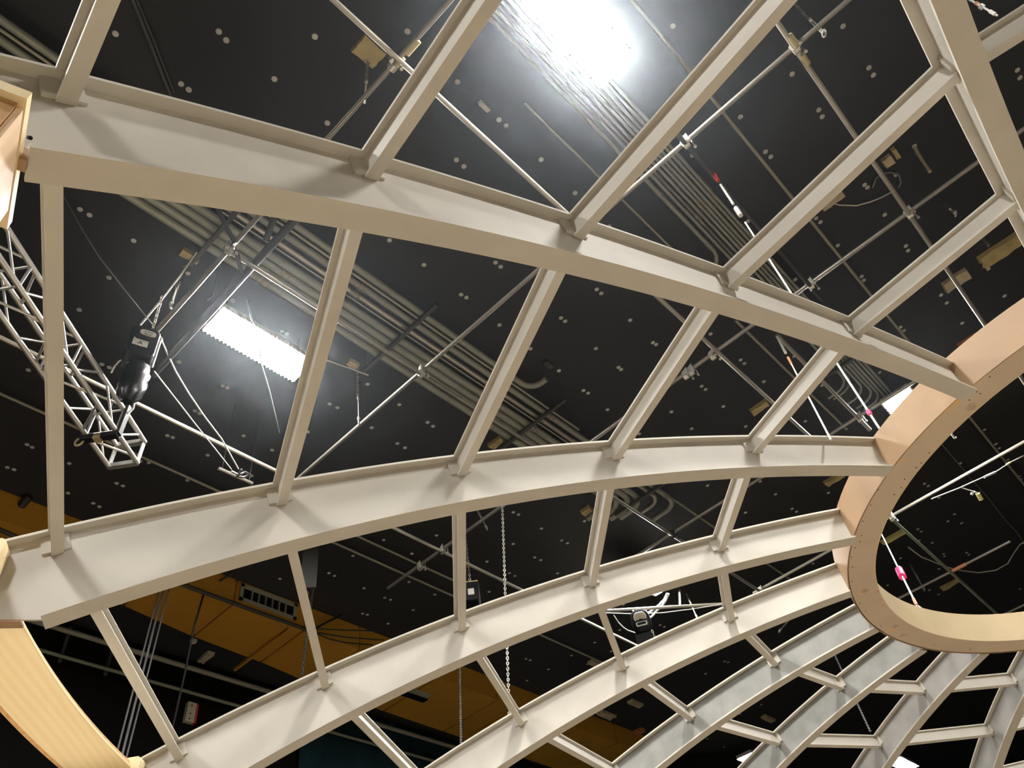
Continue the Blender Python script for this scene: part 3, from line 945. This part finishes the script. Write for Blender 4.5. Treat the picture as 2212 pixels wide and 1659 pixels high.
hanger('chain from the square yellow plug down to the leftmost grid pipe', at(795, 130, HC - 0.01), at(787, 217, HG))
hanger('bright chain with turnbuckle in the bay under the left conduits', at(772, 795, HC - 0.01), at(775, 916, HG), 'zinc')
hanger('chain and silver clamp at the top edge near the right corner', at(1715, 8, HC - 0.01), at(1782, 74, HG), 'zinc')
hanger('dim chain in the second column at right under the crossing', at(2040, 440, HC - 0.01), at(2065, 462, HG), 'chain')
hanger('short chain left of the beige ceiling block at right', at(2118, 508, HC - 0.01), at(2136, 530, HG + 0.3), 'chain', False)
hanger('chain between the hoist and the yellow plug at left', at(398, 575, HC - 0.01), at(368, 662, HG - 0.1), 'chain')
hanger('chain with hook in the bay left of the long hoist chain', at(1030, 1100, HC - 0.6), at(1052, 1142, HG), 'chain')
hanger('chain hanging inside the ring beside the pink tape', at(1966, 1220, 7.3), at(1997, 1274, HG), 'chain')
hanger('bright chain right of the white cabled hoist', at(1483, 1283, 7.4), at(1506, 1335, 6.5), 'zinc')
hanger('bright rod hanger over the slanted pipe', at(1468, 1273, 7.3), at(1469, 1308, HG), 'zinc', False)
hanger('dim chain with hook near the ring below the third rib', at(1716, 1325, 7.2), at(1683, 1364, 6.5), 'chain')

# ring suspension cables
def cable(name, label, pts, r, m, cat='cable', extra=None, group=None):
    t = thing(name, label, cat, pts[-1], group)
    MB().tube(pts, r, 6).build('strand', M[m], t)
    for nm, a, b, rr, mm in (extra or ()):
        MB().tube([a, b], rr, 8).build(nm, M[mm], t)
    return t


def between(a, b, f):
    return a + (b - a) * f


a, b = at(1543, 378, 6.6), at(1900, 926, 2.95)
u1 = (b - a).normalized()
tp = lambda px, py: min((between(a, b, f / 200) for f in range(201)), key=lambda q: abs((1106 + FPX * (q - V((0, 0, EYE))).dot(RIGHT) / (q - V((0, 0, EYE))).dot(FWD)) - px))
cable('ring_cable', 'white cable from a red turnbuckle down to the plywood ring, pink tape near its foot', [tp(1610, 0), b], 0.007, 'cable_white', 'cable',
      [('pink_tape', tp(1875, 0), tp(1880, 0), 0.014, 'pink'), ('red_shackle', a, tp(1551, 0), 0.02, 'red'), ('turnbuckle', tp(1556, 0), tp(1585, 0), 0.012, 'zinc'),
       ('clevis', tp(1590, 0), tp(1600, 0), 0.022, 'zinc')], 'cables holding the ring')
a, b = at(1676, 722, 6.6), at(1795, 950, 2.8)
cable('ring_cable', 'thin white cable with turnbuckle passing left of the ring behind the second rib', [tp(1702, 0), b], 0.006, 'cable_white', 'cable',
      [('turnbuckle', tp(1679, 0), tp(1697, 0), 0.014, 'zinc'), ('red_sleeve', tp(1702, 0), tp(1709, 0), 0.011, 'rust')], 'cables holding the ring')
a, b = at(1880, 1105, 6.3), at(1983, 1313, 2.95)
cable('ring_cable', 'white cable with a pink tag inside the ring', [tp(1895, 0), tp(1975, 0)], 0.008, 'cable_white', 'cable',
      [('pink_tag', tp(1942, 0), tp(1950, 0), 0.036, 'pink'), ('orange_sleeve', tp(1973, 0), tp(1980, 0), 0.013, 'rust'),
       ('leg', tp(1979, 0), at(1982, 1315, 2.95), 0.006, 'cable_white'), ('leg', tp(1979, 0), at(1992, 1315, 2.95), 0.006, 'cable_white')], 'cables holding the ring')
h = 6.0
cable('tag_cable', 'white cable with yellow tag under the bright pipe inside the ring', [at(2212, 984, 6.6), at(2182, 999, 6.5), at(2150, 1020, 6.4), at(2126, 1030, 6.3), at(2075, 1053, 6.1), at(2012, 1078, 5.9)], 0.008, 'cable_white', 'cable',
      [('turnbuckle', at(2150, 1020, 6.4), at(2126, 1031, 6.3), 0.017, 'white'), ('yellow_sleeve', at(2182, 999, 6.5), at(2174, 1004, 6.48), 0.016, 'yellow'),
       ('tail', at(2075, 1053, 6.1), at(2104, 1062, 6.05), 0.007, 'cable_white'), ('tail', at(2104, 1062, 6.05), at(2112, 1066, 6.03), 0.012, 'white'),
       ('yellow_tag', at(2112, 1066, 6.02), at(2120, 1080, 5.95), 0.03, 'yellow'), ('white_tag', at(2101, 1064, 6.04), at(2099, 1069, 6.02), 0.018, 'white')])
cable('tag_cable', 'cable with orange and blue sleeves at the top right corner', [at(2085, -6, 6.9), at(2114, 10, 6.7), at(2155, 34, 6.5)], 0.009, 'cable_white', 'cable',
      [('orange_sleeve', at(2108, 6, 6.74), at(2116, 11, 6.7), 0.016, 'rust'), ('shackle', at(2117, 12, 6.69), at(2125, 17, 6.66), 0.026, 'zinc'), ('blue_sleeve', at(2138, 24, 6.58), at(2150, 31, 6.52), 0.016, 'label')])


def soft(name, label, px, h, r, m, cat='cable', group=None):
    o = MB().tube([at(x, y, hh) for (x, y), hh in zip(px, h if isinstance(h, (list, tuple)) else [h] * len(px))], r, 6).build(name, M[m])
    return tag(o, label, cat, group)


soft('ceiling_flex', 'dark double flex on the ceiling at the upper left', [(283, -10), (325, 95), (369, 207)], 7.7, 0.02, 'strut')
soft('ceiling_flex', 'second dark flex beside the one on the ceiling at upper left', [(292, -10), (334, 92), (376, 200)], 7.7, 0.012, 'strut')
soft('flex', 'thin looping white cable inside the ring', [(1962, 1182), (1990, 1203), (2045, 1225), (2075, 1232), (2113, 1237), (2150, 1232), (2177, 1217), (2191, 1193), (2204, 1175), (2216, 1170)], 7.2, 0.012, 'cable_white')
soft('flex', 'dim knotted cable crossing the ring opening from upper left', [(2033, 958), (2072, 1004), (2098, 1035), (2128, 1068), (2173, 1125), (2197, 1150), (2220, 1185)], 7.6, 0.009, 'rope')
soft('flex', 'thin wavy wire along the right side of the slim conduits', [(1440, 300), (1470, 334), (1497, 367), (1520, 387), (1537, 408), (1546, 424)], 7.72, 0.006, 'rope')
soft('flex', 'pale cable sagging from the pinkish plug under two purlins', [(1792, 438), (1815, 443), (1850, 444), (1880, 436), (1905, 426), (1925, 415)], 7.71, 0.009, 'cable_white')
soft('flex', 'dark loop of cable hanging below the pale wedges', [(1885, 405), (1892, 385), (1905, 375), (1925, 372), (1942, 378), (1946, 395), (1940, 405)], 7.72, 0.012, 'rope')
soft('pale_stick', 'pale tapered stick hanging by a washer at the upper right', [(1976, 318), (1983, 332), (2009, 371)], [7.7, 7.6, 7.3], 0.02, 'foam_pale', 'stick')
soft('wire', 'long thin wire from the upper left to the black hoist', [(138, 425), (180, 500), (214, 555), (280, 640), (330, 702)], [7.6, 7.3, 7.1, 6.9, 6.75], 0.007, 'rope')
soft('wire', 'bright wire end crossing over the hoist label', [(425, 545), (395, 588), (345, 652), (303, 702)], [7.4, 7.2, 6.9, 6.75], 0.01, 'cable_white')
soft('wire', 'pale lead hanging from the hoist shackle to the tangle, right one', [(340, 715), (362, 765), (380, 803), (408, 850), (442, 900), (478, 947), (515, 1013)], [6.7, 6.65, 6.6, 6.55, 6.5, 6.5, 6.5], 0.008, 'cable_white')
soft('wire', 'pale lead hanging from the hoist bag to the tangle, left one', [(333, 802), (380, 862), (425, 920), (465, 970), (500, 1014)], [6.3, 6.35, 6.4, 6.45, 6.5], 0.007, 'cable_white')
soft('wire', 'thin wire hanging in front of the left panel lamp', [(532, 645), (543, 690), (552, 702), (565, 786), (582, 843), (604, 935)], [7.74, 7.05, 7.0, 6.9, 6.85, 6.8], 0.006, 'rope')
soft('wire', 'second thin wire beside the one at the left lamp', [(536, 648), (549, 700), (563, 765), (566, 785)], [7.74, 7.05, 6.95, 6.92], 0.005, 'rope')
soft('wire', 'thin wire with a small end weight above the left lamp', [(478, 560), (467, 610), (459, 640), (448, 648)], [7.74, 7.4, 7.3, 7.25], 0.006, 'rope')
soft('flex', 'pale cable drooping to the small yellow plug under the left bundle', [(699, 775), (720, 783), (755, 795), (796, 811)], 7.4, 0.009, 'cable_white')
soft('flex', 'tangle of dark rope at the stub of pipe', [(500, 1018), (515, 1026), (530, 1020), (540, 1025), (528, 1031), (512, 1029), (522, 1014)], 6.55, 0.016, 'rope')
soft('flex', 'thin white sagging line under the slanted pipe', [(1308, 1324), (1360, 1326), (1430, 1324), (1500, 1315), (1560, 1305)], 6.4, 0.008, 'cable_white')
soft('flex', 'white curved lead to the white cabled hoist', [(1326, 1329), (1336, 1345), (1346, 1355), (1356, 1362), (1372, 1367)], 6.1, 0.009, 'cable_white')
soft('hook', 'white hook at the inner edge of the ring', [(2055, 937), (2059, 942), (2062, 946), (2066, 945)], 6.4, 0.014, 'white', 'hook')

# ------------------------------------------------------------------ box truss
TC, TD = V((-2.023, -6.396, EYE + 5.874)), V((math.cos(0.649), math.sin(0.649), 0))
TW = V((-TD.y, TD.x, 0))
TN = V((0, 0, 1))
rl = -0.036
TW, TN = TW * math.cos(rl) + TN * math.sin(rl), TN * math.cos(rl) - TW * math.sin(rl)
hs = 0.145
tr = thing('box_truss', 'silver box truss hanging at the left edge', 'truss', TC)


def tc(a, b, s):
    return TC + TW * (a * hs) + TN * (b * hs) + TD * s


LT = 5.2
cor = [(1, 1), (1, -1), (-1, -1), (-1, 1)]
for a, b in cor:
    MB().tube([tc(a, b, -0.0), tc(a, b, LT)], 0.025, 12).build('chord', M['alu'], tr)
for i in range(4):
    a, b = cor[i]
    c, d = cor[(i + 1) % 4]
    MB().box(between(tc(a, b, 0.012), tc(c, d, 0.012), 0.5), 0.012 + abs(a - c) * hs, 0.05, 0.05 if a != c else 0.29 + 0.05,
             TW if a != c else TW, TD, TN).build('end_plate', M['alu'], tr)
    for k in range(12):
        s0 = 0.12 + 0.43 * k
        if s0 > LT - 0.45:
            break
        if k % 2 == 0:
            p, q = tc(a, b, s0), tc(c, d, s0 + 0.3)
        else:
            p, q = tc(c, d, s0), tc(a, b, s0 + 0.3)
        MB().tube([p, q], 0.0125, 8).build('lacing', M['alu'], tr)
        if k % 2 == 0:
            p, q = tc(c, d, s0 + 0.36), tc(a, b, s0 + 0.36)
            MB().tube([p, q], 0.0125, 8).build('lacing', M['alu'], tr)


def facing(c):
    """horizontal unit vector from c towards the camera, and the viewer's right"""
    n = V((-c.x, -c.y, 0)).normalized()
    return n, V((-n.y, n.x, 0))


def text(body, c, n, r, up, size, m, parent, name='lettering'):
    cu = bpy.data.curves.new(name, 'FONT')
    cu.body = body
    cu.size = size
    cu.align_x, cu.align_y = 'CENTER', 'CENTER'
    cu.extrude = 0.0008
    tmp = bpy.data.objects.new(name, cu)
    COL.objects.link(tmp)
    dg = bpy.context.evaluated_depsgraph_get()
    me = bpy.data.meshes.new_from_object(tmp.evaluated_get(dg))
    COL.objects.unlink(tmp)
    bpy.data.objects.remove(tmp)
    off = ROOT.get(parent.name, V((0, 0, 0)))
    me.transform(Matrix(((r.x, up.x, n.x, c.x - off.x), (r.y, up.y, n.y, c.y - off.y), (r.z, up.z, n.z, c.z - off.z), (0, 0, 0, 1))))
    me.materials.clear()
    me.materials.append(m)
    o = bpy.data.objects.new(name, me)
    COL.objects.link(o)
    o.parent = parent
    ROOT[o.name] = off
    return o


def rounded(c, n, r, up, w, h, d, rad, mb=None, k=4):
    """rounded slab centred on c, thickness d along n"""
    mb = mb or MB()
    pts = []
    for sx, sy, a0 in ((1, 1, 0), (-1, 1, 90), (-1, -1, 180), (1, -1, 270)):
        for i in range(k + 1):
            a = math.radians(a0 + 90 * i / k)
            pts.append(r * (sx * (w / 2 - rad) + rad * math.cos(a)) + up * (sy * (h / 2 - rad) + rad * math.sin(a)))
    return mb.loft([[c + q * 0.94 - n * (d / 2) for q in pts], [c + q - n * (d / 2 - 0.012) for q in pts], [c + q + n * (d / 2 - 0.012) for q in pts], [c + q * 0.94 + n * (d / 2) for q in pts]])


UP = V((0, 0, 1))
# left chain hoist with its bag
c = at(303, 755, 6.42)
n, r = facing(c)
ho = thing('chain_hoist', 'black chain hoist with oval label over the box truss', 'hoist', c)
rounded(c, n, r, UP, 0.27, 0.42, 0.26, 0.06).build('motor_body', M['black'], ho)
f = c + n * 0.131
lb = rounded(f + UP * 0.115 + r * 0.02, n, r, UP, 0.15, 0.072, 0.004, 0.035).build('oval_label', M['label'], ho)
text('CM', f + UP * 0.107 + r * 0.02 + n * 0.0032, n, -r, -UP, 0.046, M['black'], lb)
MB().box(f + UP * 0.137 + r * 0.02 + n * 0.0028, 0.09, 0.01, 0.001, r, UP, n).build('small_print_bar', M['rope'], lb)
cd = MB().box(f - UP * 0.045 - r * 0.02 + n * 0.002, 0.14, 0.1, 0.004, r, UP, n).build('letter_card', M['label'], ho)
text('A', f - UP * 0.06 - r * 0.02 + n * 0.0045, n, r, UP, 0.07, M['black'], cd)
MB().box(f + UP * 0.004 - r * 0.01 + n * 0.008, 0.13, 0.016, 0.012, r, UP, n).build('tape_bar', M['black'], ho)
MB().tube([c + r * 0.15 + UP * 0.2, c + r * 0.15 - UP * 0.2], 0.012, 8).build('side_rail', M['zinc'], ho)
MB().torus(c + r * 0.13 + UP * 0.235, r, UP, 0.03, 0.035, 0.011).build('top_shackle', M['zinc'], ho)
MB().chain(c + UP * 0.24 + r * 0.05, at(350, 640, HG), 0.05, 0.006).build('lift_chain', M['chain'], ho)
MB().chain(c - UP * 0.22 - r * 0.06, tc(0, 1, 0.5) + UP * 0.05, 0.05, 0.006).build('load_chain', M['chain'], ho)
bgc = c - UP * 0.48 + r * 0.04
bag = MB()
loops = []
for k_ in range(9):
    z = 0.26 - 0.52 * k_ / 8
    w_ = (0.09, 0.115, 0.12, 0.13, 0.12, 0.128, 0.115, 0.1, 0.05)[k_]
    loops.append([bgc + UP * z + r * (w_ * math.cos(2 * math.pi * i / 14) + 0.012 * math.sin(3.7 * k_ + 2.3 * i)) + n * (w_ * 0.8 * math.sin(2 * math.pi * i / 14) + 0.014 * math.cos(2.9 * k_ + 2.1 * i)) for i in range(14)])
bag.loft(loops, smooth=True).build('chain_bag', M['bag'], ho)
o = soft('flex', 'white looped lead between the hoist bag and the truss', [(258, 848), (272, 838), (285, 846), (292, 865), (288, 882), (276, 895), (268, 899)], [6.15, 6.15, 6.1, 6.05, 6.0, 5.95, 5.9], 0.01, 'cable_white')
soft('flex', 'short pale lead left of the hoist bag', [(240, 805), (247, 792), (256, 782), (261, 778)], 6.2, 0.009, 'cable_white')
# lifting strap round the truss
st = thing('truss_clamp', 'black clamp plate with shackle around the truss below the hoist', 'clamp', tc(0, 0, 0.5))
MB().box(tc(0, -1.32, 0.47), 0.36, 0.07, 0.05, TW, TD, TN).build('bar', M['black'], st)
MB().box(tc(-0.1, -1.4, 0.47), 0.07, 0.075, 0.056, TW, TD, TN).build('slot_plate', M['brass'], st)
MB().box(tc(1.26, 0, 0.47), 0.03, 0.06, 0.38, TW, TD, TN).build('strap', M['black'], st)
MB().box(tc(-1.26, 0, 0.47), 0.03, 0.06, 0.38, TW, TD, TN).build('strap', M['black'], st)
MB().box(tc(0, 1.3, 0.47), 0.36, 0.06, 0.03, TW, TD, TN).build('strap', M['black'], st)
MB().torus(tc(-1.35, -1.5, 0.47), TW, TN, 0.04, 0.05, 0.012).build('shackle', M['brass'], st)

# white cabled hoist
c = at(1385, 1343, 6.05)
n, r = facing(c)
ho = thing('chain_hoist', 'black round headed hoist slung on white cables between the second and third rib', 'hoist', c)
mb = MB()
loops = []
for z, w_ in ((0.17, 0.09), (0.15, 0.13), (0.05, 0.15), (-0.1, 0.145), (-0.17, 0.12), (-0.2, 0.08)):
    loops.append([c + UP * z + r * (w_ * math.cos(2 * math.pi * i / 16)) + n * (w_ * 0.85 * math.sin(2 * math.pi * i / 16)) for i in range(16)])
mb.loft(loops, smooth=True).build('motor_body', M['black'], ho)
d = (V((0, 0, EYE)) - c).normalized()
e = r
ff = d.cross(e).normalized()
rounded(c + d * 0.13 + UP * 0.08, d, e, -ff if ff.z < 0 else ff, 0.2, 0.15, 0.03, 0.07).build('face_ring', M['label'], ho)
rounded(c + d * 0.15 + UP * 0.08, d, e, -ff if ff.z < 0 else ff, 0.15, 0.1, 0.012, 0.048).build('face_plate', M['foam_pale'], ho)
rounded(c + n * 0.125 - UP * 0.1, n, r, UP, 0.17, 0.07, 0.01, 0.02).build('lower_frame', M['label'], ho)
rounded(c + n * 0.132 - UP * 0.1, n, r, UP, 0.13, 0.035, 0.008, 0.012).build('window', M['black'], ho)
MB().box(c - UP * 0.42 - r * 0.02, 0.24, 0.2, 0.36, r, n, UP).build('chain_bag', M['bag'], ho)
MB().chain(c - UP * 0.18 + r * 0.12, c - UP * 0.6 + r * 0.16, 0.05, 0.007).build('load_chain', M['zinc'], ho)
for pts in ([(1366, 1316), (1370, 1325), (1378, 1332), (1383, 1337)], [(1383, 1316), (1384, 1325), (1380, 1332), (1377, 1336)], [(1368, 1318), (1380, 1330), (1386, 1338)]):
    MB().tube([at(x, y, 6.62 - 0.09 * i) for i, (x, y) in enumerate(pts)], 0.014, 6).build('sling', M['cable_white'], ho)
soft('flex', 'thick white cable from the hidden lamp to the hoist, left strand', [(1441, 1282), (1435, 1295), (1424, 1307), (1410, 1318), (1398, 1326), (1390, 1333)], [7.0, 6.9, 6.75, 6.6, 6.45, 6.3], 0.018, 'cable_white')
soft('flex', 'thick white cable from the hidden lamp to the hoist, right strand', [(1445, 1282), (1438, 1298), (1428, 1312), (1416, 1322), (1408, 1332), (1399, 1337)], [7.0, 6.9, 6.75, 6.6, 6.4, 6.2], 0.018, 'cable_white')

# third hoist, half hidden
c = at(1018, 1284, 6.2)
n, r = facing(c)
ho = thing('chain_hoist', 'small dark hoist with white label half hidden by a third row purlin', 'hoist', c)
rounded(c, n, r, UP, 0.24, 0.3, 0.2, 0.05).build('motor_body', M['black'], ho)
rounded(c + n * 0.102 - UP * 0.02, n, r, UP, 0.09, 0.1, 0.004, 0.01).build('label_plate', M['label'], ho)
MB().box(c + UP * 0.155, 0.22, 0.18, 0.02, r, n, UP).build('top_edge', M['foam'], ho)
MB().chain(c + UP * 0.16, V((c.x, c.y, ZC - 0.01)), 0.05, 0.006).build('lift_chain', M['chain'], ho)


def chain_thing(label, a, b, link, wire, m):
    t = thing('hoist_chain', label, 'chain', b)
    o_ = MB().chain(a, b, link, wire).build('links', M[m], t)
    MB().tube([a, V((a.x, a.y, ZC - 0.002))], 0.004, 5).build('hanging_wire', M['cable'], t)
    MB().torus(a + UP * 0.03, V((1, 0, 0)), UP, 0.04, 0.05, 0.01).build('top_ring', M[m], t)
    return t


chain_thing('long steel hoist chain hanging down through the second and third bays', at(1085, 1092, 6.6), at(1100, 1545, 3.9), 0.042, 0.006, 'zinc')
chain_thing('dark chain hanging in front of the orange duct at right', at(993, 1430, 6.4), at(996, 1640, 4.3), 0.042, 0.0065, 'rope')
chain_thing('dark double chain hanging in front of the orange duct at left, beside the purlin', at(678, 1250, 6.9), at(652, 1460, 5.6), 0.05, 0.009, 'strut')
chain_thing('dim chain hanging near the bottom edge left of the bright rib', at(1780, 1365, 6.9), at(1880, 1580, 4.4), 0.045, 0.006, 'rope')

for i, (pts, lab) in enumerate((([(345, 1272), (308, 1402), (254, 1620)], 'left'), ([(354, 1270), (316, 1452), (264, 1630)], 'middle'), ([(367, 1266), (335, 1400), (272, 1640)], 'right'))):
    a, b = at(*pts[0], 7.2), at(*pts[-1], 4.6)
    o = MB().tube([a, between(a, b, 0.5), b], 0.012 if i != 1 else 0.016, 6).build('rope', M['rope'])
    tag(o, f'grey rope hanging at lower left, {lab} of three', 'rope', 'three ropes at lower left')
soft('flex', 'black cable draped over the duct edge and hanging straight down', [(505, 1236), (470, 1258), (445, 1276), (438, 1290), (420, 1352), (398, 1460), (372, 1575)], [7.7, 7.6, 7.4, 7.25, 6.8, 6.1, 5.5], 0.016, 'cable')
for i, (pts, lab) in enumerate((([(680, 1358), (745, 1361), (812, 1363)], 'upper'), ([(680, 1366), (750, 1377), (830, 1383)], 'middle'), ([(682, 1368), (710, 1380), (744, 1388), (805, 1393)], 'lower'))):
    soft('flex', f'black cable across the face of the duct, {lab} of three', pts, 7.2, 0.012, 'cable', 'cable', 'three cables on the duct face')
soft('strap', 'black strap from the duct edge up to the ceiling', [(684, 1356), (706, 1344), (740, 1328)], [7.25, 7.4, 7.7], 0.02, 'cable', 'strap')

# ------------------------------------------------------------------ orange duct along the wall
YF_, ZB = -10.05, 7.3          # front face and underside over the eye
du = thing('orange_duct', 'long orange painted duct under the ceiling at the lower edge', 'duct', V((-8, -11, EYE + ZB)))
SEG = [(2.0, -1.55, -11.0), (-1.55, -4.1, -11.0), (-4.1, -5.4, -11.0), (-5.4, -6.75, -11.2), (-6.75, -7.9, -11.3), (-7.9, -9.75, -11.45), (-9.75, -11.4, -11.6),
       (-11.4, -13.4, -11.65), (-13.4, -15.3, -11.7), (-15.3, -17.4, -11.75)]
for i, (x0, x1, yb) in enumerate(SEG):
    g_ = 0.018
    ybn = SEG[i + 1][2] if i + 1 < len(SEG) else yb
    p = [V((x1 + g_, YF_, 0)), V((x0 - g_, YF_, 0)), V((x0 - g_, yb, 0)), V((x1 + g_, ybn, 0))]
    lo, hi = EYE + ZB, ZC - 0.004
    MB().hexa([V((q.x, q.y, lo)) for q in (p[3], p[2], p[1], p[0])] + [V((q.x, q.y, hi)) for q in (p[3], p[2], p[1], p[0])]).build('duct_section', M['orange'], du)
    if i < len(SEG) - 1:
        MB().box(V((x1, (YF_ + ybn) / 2, EYE + (ZB + HC) / 2 + 0.012)), 0.03, abs(ybn - YF_) - 0.06, HC - ZB - 0.04).build('joint', M['strut'] if i in (6, 8) else M['rust'], du)
for x in (-6.5, -12.0, -12.15):
    MB().box(V((x, -10.9, EYE + ZB - 0.03)), 0.05, 1.6, 0.05).build('stiffener', M['orange'], du)
a, b = G(-0.61, -1.374, ZB), G(-0.945, -1.384, ZB)
cdt = MB().tube([V((-3.6, YF_ + 0.03, EYE + ZB - 0.01)), V((-6.95, YF_ + 0.03, EYE + ZB - 0.01))], 0.03, 8).build('duct_edge_pipe', M['strut'])
tag(cdt, 'dark conduit along the lower front edge of the orange duct', 'conduit')
# vent grille on the front face
vx0, vx1 = -5.47, -6.55
vz0, vz1 = EYE + 7.40, EYE + 7.70
ve = thing('vent_grille', 'grey green vent grille on the face of the orange duct', 'vent', V(((vx0 + vx1) / 2, YF_, (vz0 + vz1) / 2)))
yv = YF_ + 0.02
cx, cz, wv, hv = (vx0 + vx1) / 2, (vz0 + vz1) / 2, abs(vx1 - vx0), vz1 - vz0
MB().box(V((cx, YF_ + 0.004, cz)), wv - 0.02, 0.006, hv - 0.02).build('backing', M['black'], ve)
for nm, dx, dz, sx, sz in (('frame_rail', 0, hv / 2 - 0.03, wv, 0.06), ('frame_rail', 0, -hv / 2 + 0.025, wv, 0.05), ('frame_stile', wv / 2 - 0.03, 0, 0.06, hv), ('frame_stile', -wv / 2 + 0.03, 0, 0.06, hv)):
    MB().box(V((cx + dx, yv, cz + dz)), sx, 0.035, sz).build(nm, M['vent'], ve)
for i in range(6):
    x = vx0 - 0.09 - (wv - 0.18) * (i + 1) / 7
    MB().box(V((x, yv, cz)), 0.014, 0.05, hv - 0.1).build('blade', M['vent'], ve)
re = thing('duct_register', 'small pale slotted register under the orange duct', 'register', at(898, 1502, ZB - 0.05))
MB().box(at(900, 1495, ZB - 0.03), 0.62, 0.1, 0.05).build('lip', M['vent'], re)
MB().box(at(894, 1505, ZB - 0.02), 0.6, 0.14, 0.035).build('slot', M['black'], re)

# wall cloths and fittings
o = MB()
wl = [V((-8.5 - 7.5 * i / 40, -12.52 + 0.03 * math.sin(i * 1.7), 0)) for i in range(41)]
o.loft([[V((q.x, q.y, 2.0)) for q in wl], [V((q.x, q.y, EYE + 7.68)) for q in wl]], closed_loop=False)
tag(o.build('wall_cloth', M['blue_wall']), 'dark teal cloth on the wall below the orange duct', 'cloth')
a, b = at(1480, 1637, 7.6), at(1590, 1630, 7.6)
o = MB()
o.loft([[between(a, b, i / 24) + V((0, 0.03 * math.sin(i * 2.1), -3)) for i in range(25)], [between(a, b, i / 24) + V((0, 0.03 * math.sin(i * 2.1), 0)) for i in range(25)]], closed_loop=False)
tag(o.build('wall_cloth', M['green_wall']), 'dark green cloth hanging beyond the end of the orange duct', 'cloth')
d = ray(410, 1540)
q = V((0, 0, EYE)) + d * (-12.55 / d.y)
bx = thing('signal_box', 'cream box with red side and three dark holes on the black wall', 'box', q)
MB().box(q, 0.16, 0.09, 0.34).build('body', M['box_cream'], bx)
MB().box(q + V((-0.1, 0, -0.01)), 0.04, 0.095, 0.33).build('red_side', M['red'], bx)
for z in (0.11, -0.03, -0.12):
    MB().tube([q + V((0.01, 0.04, z)), q + V((0.01, 0.052, z))], 0.014, 8).build('hole', M['hole'], bx)
a = at(672, 1185, 7.2)
n, r = facing(a)
o = MB().box(a - UP * 0.3, 0.22, 0.04, 0.75, r, n, UP).build('hanging_baffle', mat('dark_grey_panel', (0.05, 0.05, 0.05), 0.7))
for s_ in (-0.09, 0.09):
    w_ = MB().tube([a + r * s_ + UP * 0.07, V((a.x + r.x * s_, a.y + r.y * s_, ZC - 0.002))], 0.003, 5).build('hanging_wire', M['cable'], o)
tag(o, 'dark grey panel hanging under the second rib above the duct', 'panel')
soft('strap', 'wide black strap over the orange duct at the far left', [(64, 1072), (28, 1112), (-8, 1152)], [7.72, 7.55, 7.36], 0.06, 'cable', 'strap')
soft('duct_edge_pipe', 'dark conduit under the duct edge at the far left', [(-10, 1140), (30, 1158), (75, 1172)], 7.27, 0.03, 'strut', 'conduit')

# ------------------------------------------------------------------ added scatter volume standing in for lens glare round the two near lamps
hz = bpy.data.materials.new('glare_scatter')
hz.use_nodes = True
nt = hz.node_tree
nt.nodes.remove(nt.nodes['Principled BSDF'])
vs = nt.nodes.new('ShaderNodeVolumeScatter')
vs.inputs['Density'].default_value = 0.006
vs.inputs['Anisotropy'].default_value = 0.8
vs.inputs['Color'].default_value = (0.8, 0.9, 1.0, 1)
tc = nt.nodes.new('ShaderNodeTexCoord')
mp = nt.nodes.new('ShaderNodeMapping')
mp.inputs['Location'].default_value = (1.9 / 6.2, -0.2 / 6.4, -(EYE + 5.65) / 2.05)
mp.inputs['Scale'].default_value = (1 / 6.2, 1 / 6.4, 1 / 2.05)
gr = nt.nodes.new('ShaderNodeTexGradient')
gr.gradient_type = 'SPHERICAL'
mu = nt.nodes.new('ShaderNodeMath')
mu.operation = 'MULTIPLY'
mu.inputs[1].default_value = 0.013
nt.links.new(tc.outputs['Object'], mp.inputs['Vector'])
nt.links.new(mp.outputs['Vector'], gr.inputs['Vector'])
nt.links.new(gr.outputs['Fac'], mu.inputs[0])
nt.links.new(mu.outputs[0], vs.inputs['Density'])
nt.links.new(vs.outputs[0], nt.nodes['Material Output'].inputs['Volume'])
loops = []
hc = V((-1.9, 0.2, 7.25))
for k in range(15, 0, -1):
    th = math.pi * k / 16
    loops.append([hc + V((6.2 * math.sin(th) * math.cos(2 * math.pi * i / 32), 6.4 * math.sin(th) * math.sin(2 * math.pi * i / 32), 2.05 * math.cos(th))) for i in range(32)])
o = MB().loft(loops, smooth=True).build('glare_haze', hz)
o['kind'] = 'stuff'
tag(o, 'added bluish scatter volume for the lens glare round the two near panel lamps', 'glare_haze')
